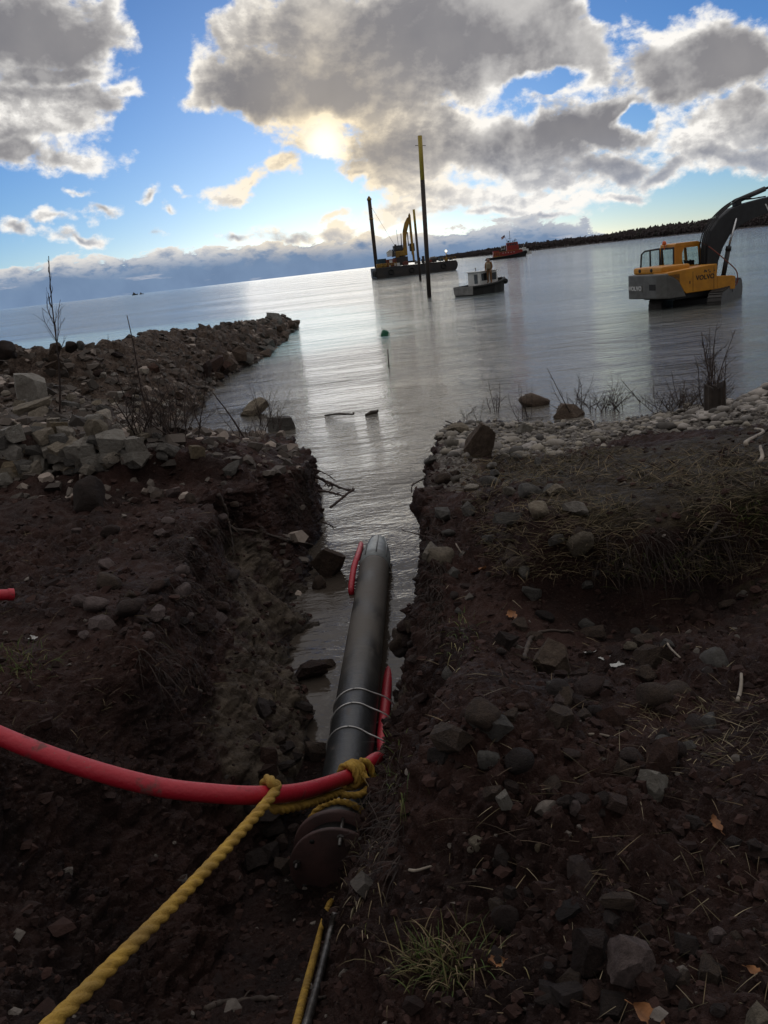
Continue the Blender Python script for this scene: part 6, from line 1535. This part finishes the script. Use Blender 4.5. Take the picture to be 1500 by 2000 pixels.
# fallen leaves and paper
def leaf(px, py, wpx, label, seed, m='leaf', name='dead_leaf', cat='leaf', round_=False):
    rnd = random.Random(seed); p, n_ = hit(px, py); sc = (p - Vector((0, 0, H))).dot(Vector(_F)) / 1618; L = wpx * sc / 2; vs = []; fs = []; nx, ny = 8, 6
    for i in range(nx + 1):
        u_ = i / nx * 2 - 1; w = (0.55 * (1 - abs(u_) ** 2.2) * (1 + .25 * math.sin(i * 2.6)) + .03) if not round_ else .6 * (1 + .15 * math.sin(i * 2.1))
        for j in range(ny + 1):
            v_ = j / ny * 2 - 1; vs.append((u_ * L, v_ * w * L, L * (.22 * v_ * v_ + .16 * u_ * u_ + .08 * math.sin(3 * u_ + 4 * v_ + seed))))
    for i in range(nx):
        for j in range(ny): a_ = i * (ny + 1) + j; fs.append((a_, a_ + 1, a_ + ny + 2, a_ + ny + 1))
    mb = MB(); mb.add(vs, fs, True)
    if not round_: mb.tube([(L * .95, 0, L * .15), (L * 1.5, .1 * L, L * .3)], .03 * L, 5)
    o = mb.build(name, PM[m]); o.location = p + n_ * (L * .10); o.rotation_euler = (rnd.uniform(-.4, .4), rnd.uniform(-.4, .4), rnd.uniform(0, 6.28)); return tag(o, label, cat)


leaf(1398, 1612, 38, 'orange brown dead leaf on the bare earth right of the rough pale rock', 1)
leaf(966, 1880, 40, 'orange brown dead leaf beside the green grass tuft', 2)
leaf(1476, 1900, 34, 'brown curled leaf at the right edge near the camera', 3)
leaf(1268, 1988, 66, 'large brown leaf cut by the bottom edge', 4)
leaf(1000, 1205, 32, 'reddish dead leaf in the hollow above the dark stone', 5)
leaf(935, 1118, 36, 'dry corn coloured leaf on the brink of the right wall', 6)
leaf(1192, 1105, 22, 'small pale leaf in the shade of the torn turf', 7)
leaf(1150, 1277, 30, 'crumpled grey paper scrap lying left of the whiter one', 8, 'paper', 'paper_scrap', 'paper', True)
leaf(1184, 1284, 30, 'crumpled white paper scrap right of the largest brown boulder', 9, 'paper', 'paper_scrap', 'paper', True)
leaf(1205, 1302, 26, 'thin greenish grey paper scrap below the white one', 10, 'paper', 'paper_scrap', 'paper', True)
leaf(62, 1248, 22, 'pale paper scrap on the dark earth of the left bank', 11, 'paper', 'paper_scrap', 'paper', True)


# ------------------------------------------------------------------ grass: thin curved blades
def blades(P, D, L, W, droop, C):
    """many tapering blades as one mesh; P root, D direction, L length, W width"""
    n = len(P); S = 4; up = np.array([0, 0, 1.0]); side = np.cross(D, up + RNG.normal(size=(n, 3)) * .4); side /= np.linalg.norm(side, axis=1)[:, None] + 1e-9
    V = np.empty((n, (S + 1) * 2, 3))
    for k in range(S + 1):
        t = k / S; c = P + D * (L * t)[:, None] - up[None] * (droop * L * t * t)[:, None]; w = (W * (1 - t) ** .7 * .5 + W * .06)[:, None]
        V[:, 2 * k] = c - side * w; V[:, 2 * k + 1] = c + side * w
    f = np.array([[2 * k, 2 * k + 1, 2 * k + 3, 2 * k + 2] for k in range(S)]); F = (f[None] + (np.arange(n) * (S + 1) * 2)[:, None, None]).reshape(-1, 4)
    return V.reshape(-1, 3), F, np.repeat(C, (S + 1) * 2, 0)


STRAW = np.array([[.20, .150, .085], [.13, .094, .05], [.085, .066, .032], [.070, .060, .026], [.085, .058, .038], [.27, .22, .14]])
GM = tint_mat('grass_blade', .8, 0, 1, .25, 30.0)


def grass(name, region, n, lmin, lmax, flat, cols, seed, w=.004, cond=None, droop=.3, clump=0):
    r = np.random.default_rng(seed); P = []; g_ = 0
    while len(P) < n and g_ < n * 12:
        g_ += 1; p, nn = hit(r.uniform(region[0], region[2]), r.uniform(region[1], region[3]))
        if p is None or p.z < .04 or (cond and not cond(p)): continue
        for q in range(clump + 1): P.append(np.array(p) + (r.normal(size=3) * [.03, .03, 0] if q else 0))
    P = np.array(P); n = len(P); th = r.uniform(0, 6.28, n); el = np.abs(r.normal(0, 1, n)) * (1 - flat) + .08; D = np.stack([np.cos(th), np.sin(th), el], 1); D /= np.linalg.norm(D, axis=1)[:, None]
    L = r.uniform(lmin, lmax, n) * (.4 + .09 * P[:, 1]); C = cols[r.integers(len(cols), size=n)] * r.uniform(.6, 1.25, (n, 1))
    V, F, K = blades(P, D, L, np.full(n, w) * (.5 + .11 * P[:, 1]), droop * r.uniform(.2, 1, n), C); return np_mesh(name, V, F, GM, K, 'tint')


tag(grass('dry_grass', (900, 880, 1500, 1130), 5200, .08, .26, .62, STRAW[:5], 1, .0042, lambda p: p.y > 5.5 and p.x > .8 and p.y < 12.5 and pnoise(np.array([[p.x * .8, p.y * .8, 2.]]))[0] > -.32), kind='stuff')
tag(grass('straw_litter', (850, 1130, 1500, 1990), 520, .06, .26, .88, STRAW, 2, .0032), kind='stuff')
tag(grass('straw_litter', (1250, 1360, 1500, 1500), 300, .08, .25, .85, STRAW, 3, .0035), kind='stuff')
tag(grass('straw_litter', (0, 980, 560, 1460), 420, .05, .2, .8, STRAW[1:5], 4, .0035), kind='stuff')
GREEN = np.array([[.055, .085, .018], [.085, .11, .025], [.12, .12, .035], [.20, .17, .075], [.04, .06, .016]])


def tuft(px, py, spread, n, L, label, seed, cols=GREEN, mass=False):
    r = np.random.default_rng(seed); P = []
    for k in range(n):
        p, nn = hit(px + r.normal() * spread[0], py + r.normal() * spread[1]); P.append(np.array(p) - [0, 0, .01])
    P = np.array(P); c = P.mean(0); out = (P - c) * 2.5 + r.normal(size=P.shape) * .5; D = np.stack([out[:, 0], out[:, 1], .75 + .5 * r.random(n)], 1); D /= np.linalg.norm(D, axis=1)[:, None]
    V, F, K = blades(P, D, L * r.uniform(.4, 1.1, n), np.full(n, .0045), r.uniform(.2, .9, n), cols[r.integers(len(cols), size=n)] * r.uniform(.7, 1.2, (n, 1)))
    return tag(np_mesh('grass', V, F, GM, K, 'tint'), kind='stuff') if mass else tag(np_mesh('grass_tuft', V, F, GM, K, 'tint'), label, 'grass tuft')


tuft(862, 1886, (42, 25), 440, .17, 'green grass tuft on the slope beside the bottom of the thinner rope', 1, np.concatenate([GREEN[:4] * .8, STRAW[:3]]))
tuft(700, 1700, (28, 60), 160, .13, 'yellowed grass overhanging the right side of the flange', 2, STRAW, True)
tuft(28, 1292, (40, 22), 170, .15, 'dull green grass tuft at the left edge of the dark bank', 3, GREEN, True)
tuft(1300, 1110, (60, 18), 260, .22, 'grass hanging off the edge of the torn turf', 4, np.concatenate([STRAW[1:4], GREEN[:2]]), True)
tuft(1470, 1020, (40, 20), 160, .25, 'greener grass patch at the right edge above the torn turf', 5, GREEN, True)
tuft(772, 1500, (16, 40), 90, .12, 'thin green grass on the brink right of the rope knot', 6, GREEN, True)
tuft(905, 1240, (18, 40), 110, .16, 'green blades growing on the inner face of the right wall', 7, GREEN, True)

# fine hanging roots along both brinks
r = np.random.default_rng(9); P = []; D = []
for (x0, y0, x1, y1, n_) in ((832, 930, 868, 1240, 700), (560, 905, 634, 1010, 420), (330, 1000, 460, 1180, 360), (1150, 1030, 1480, 1110, 420), (250, 1180, 380, 1330, 160), (720, 1450, 790, 1700, 160)):
    for k in range(n_):
        p, nn = hit(r.uniform(x0, x1), r.uniform(y0, y1))
        if p is None or p.z < .25: continue
        P.append(np.array(p)); D.append(np.array(nn) * .8 + [r.normal() * .5, r.normal() * .5, -.35])
P = np.array(P); D = np.array(D); D /= np.linalg.norm(D, axis=1)[:, None]; n = len(P)
V, F, K = blades(P, D, r.uniform(.05, .24, n), np.full(n, .005), r.uniform(.3, 1.3, n), np.array([[.030, .021, .017]]) * r.uniform(.5, 1.8, (n, 1)))
tag(np_mesh('root_hairs', V, F, GM, K, 'tint'), kind='stuff')
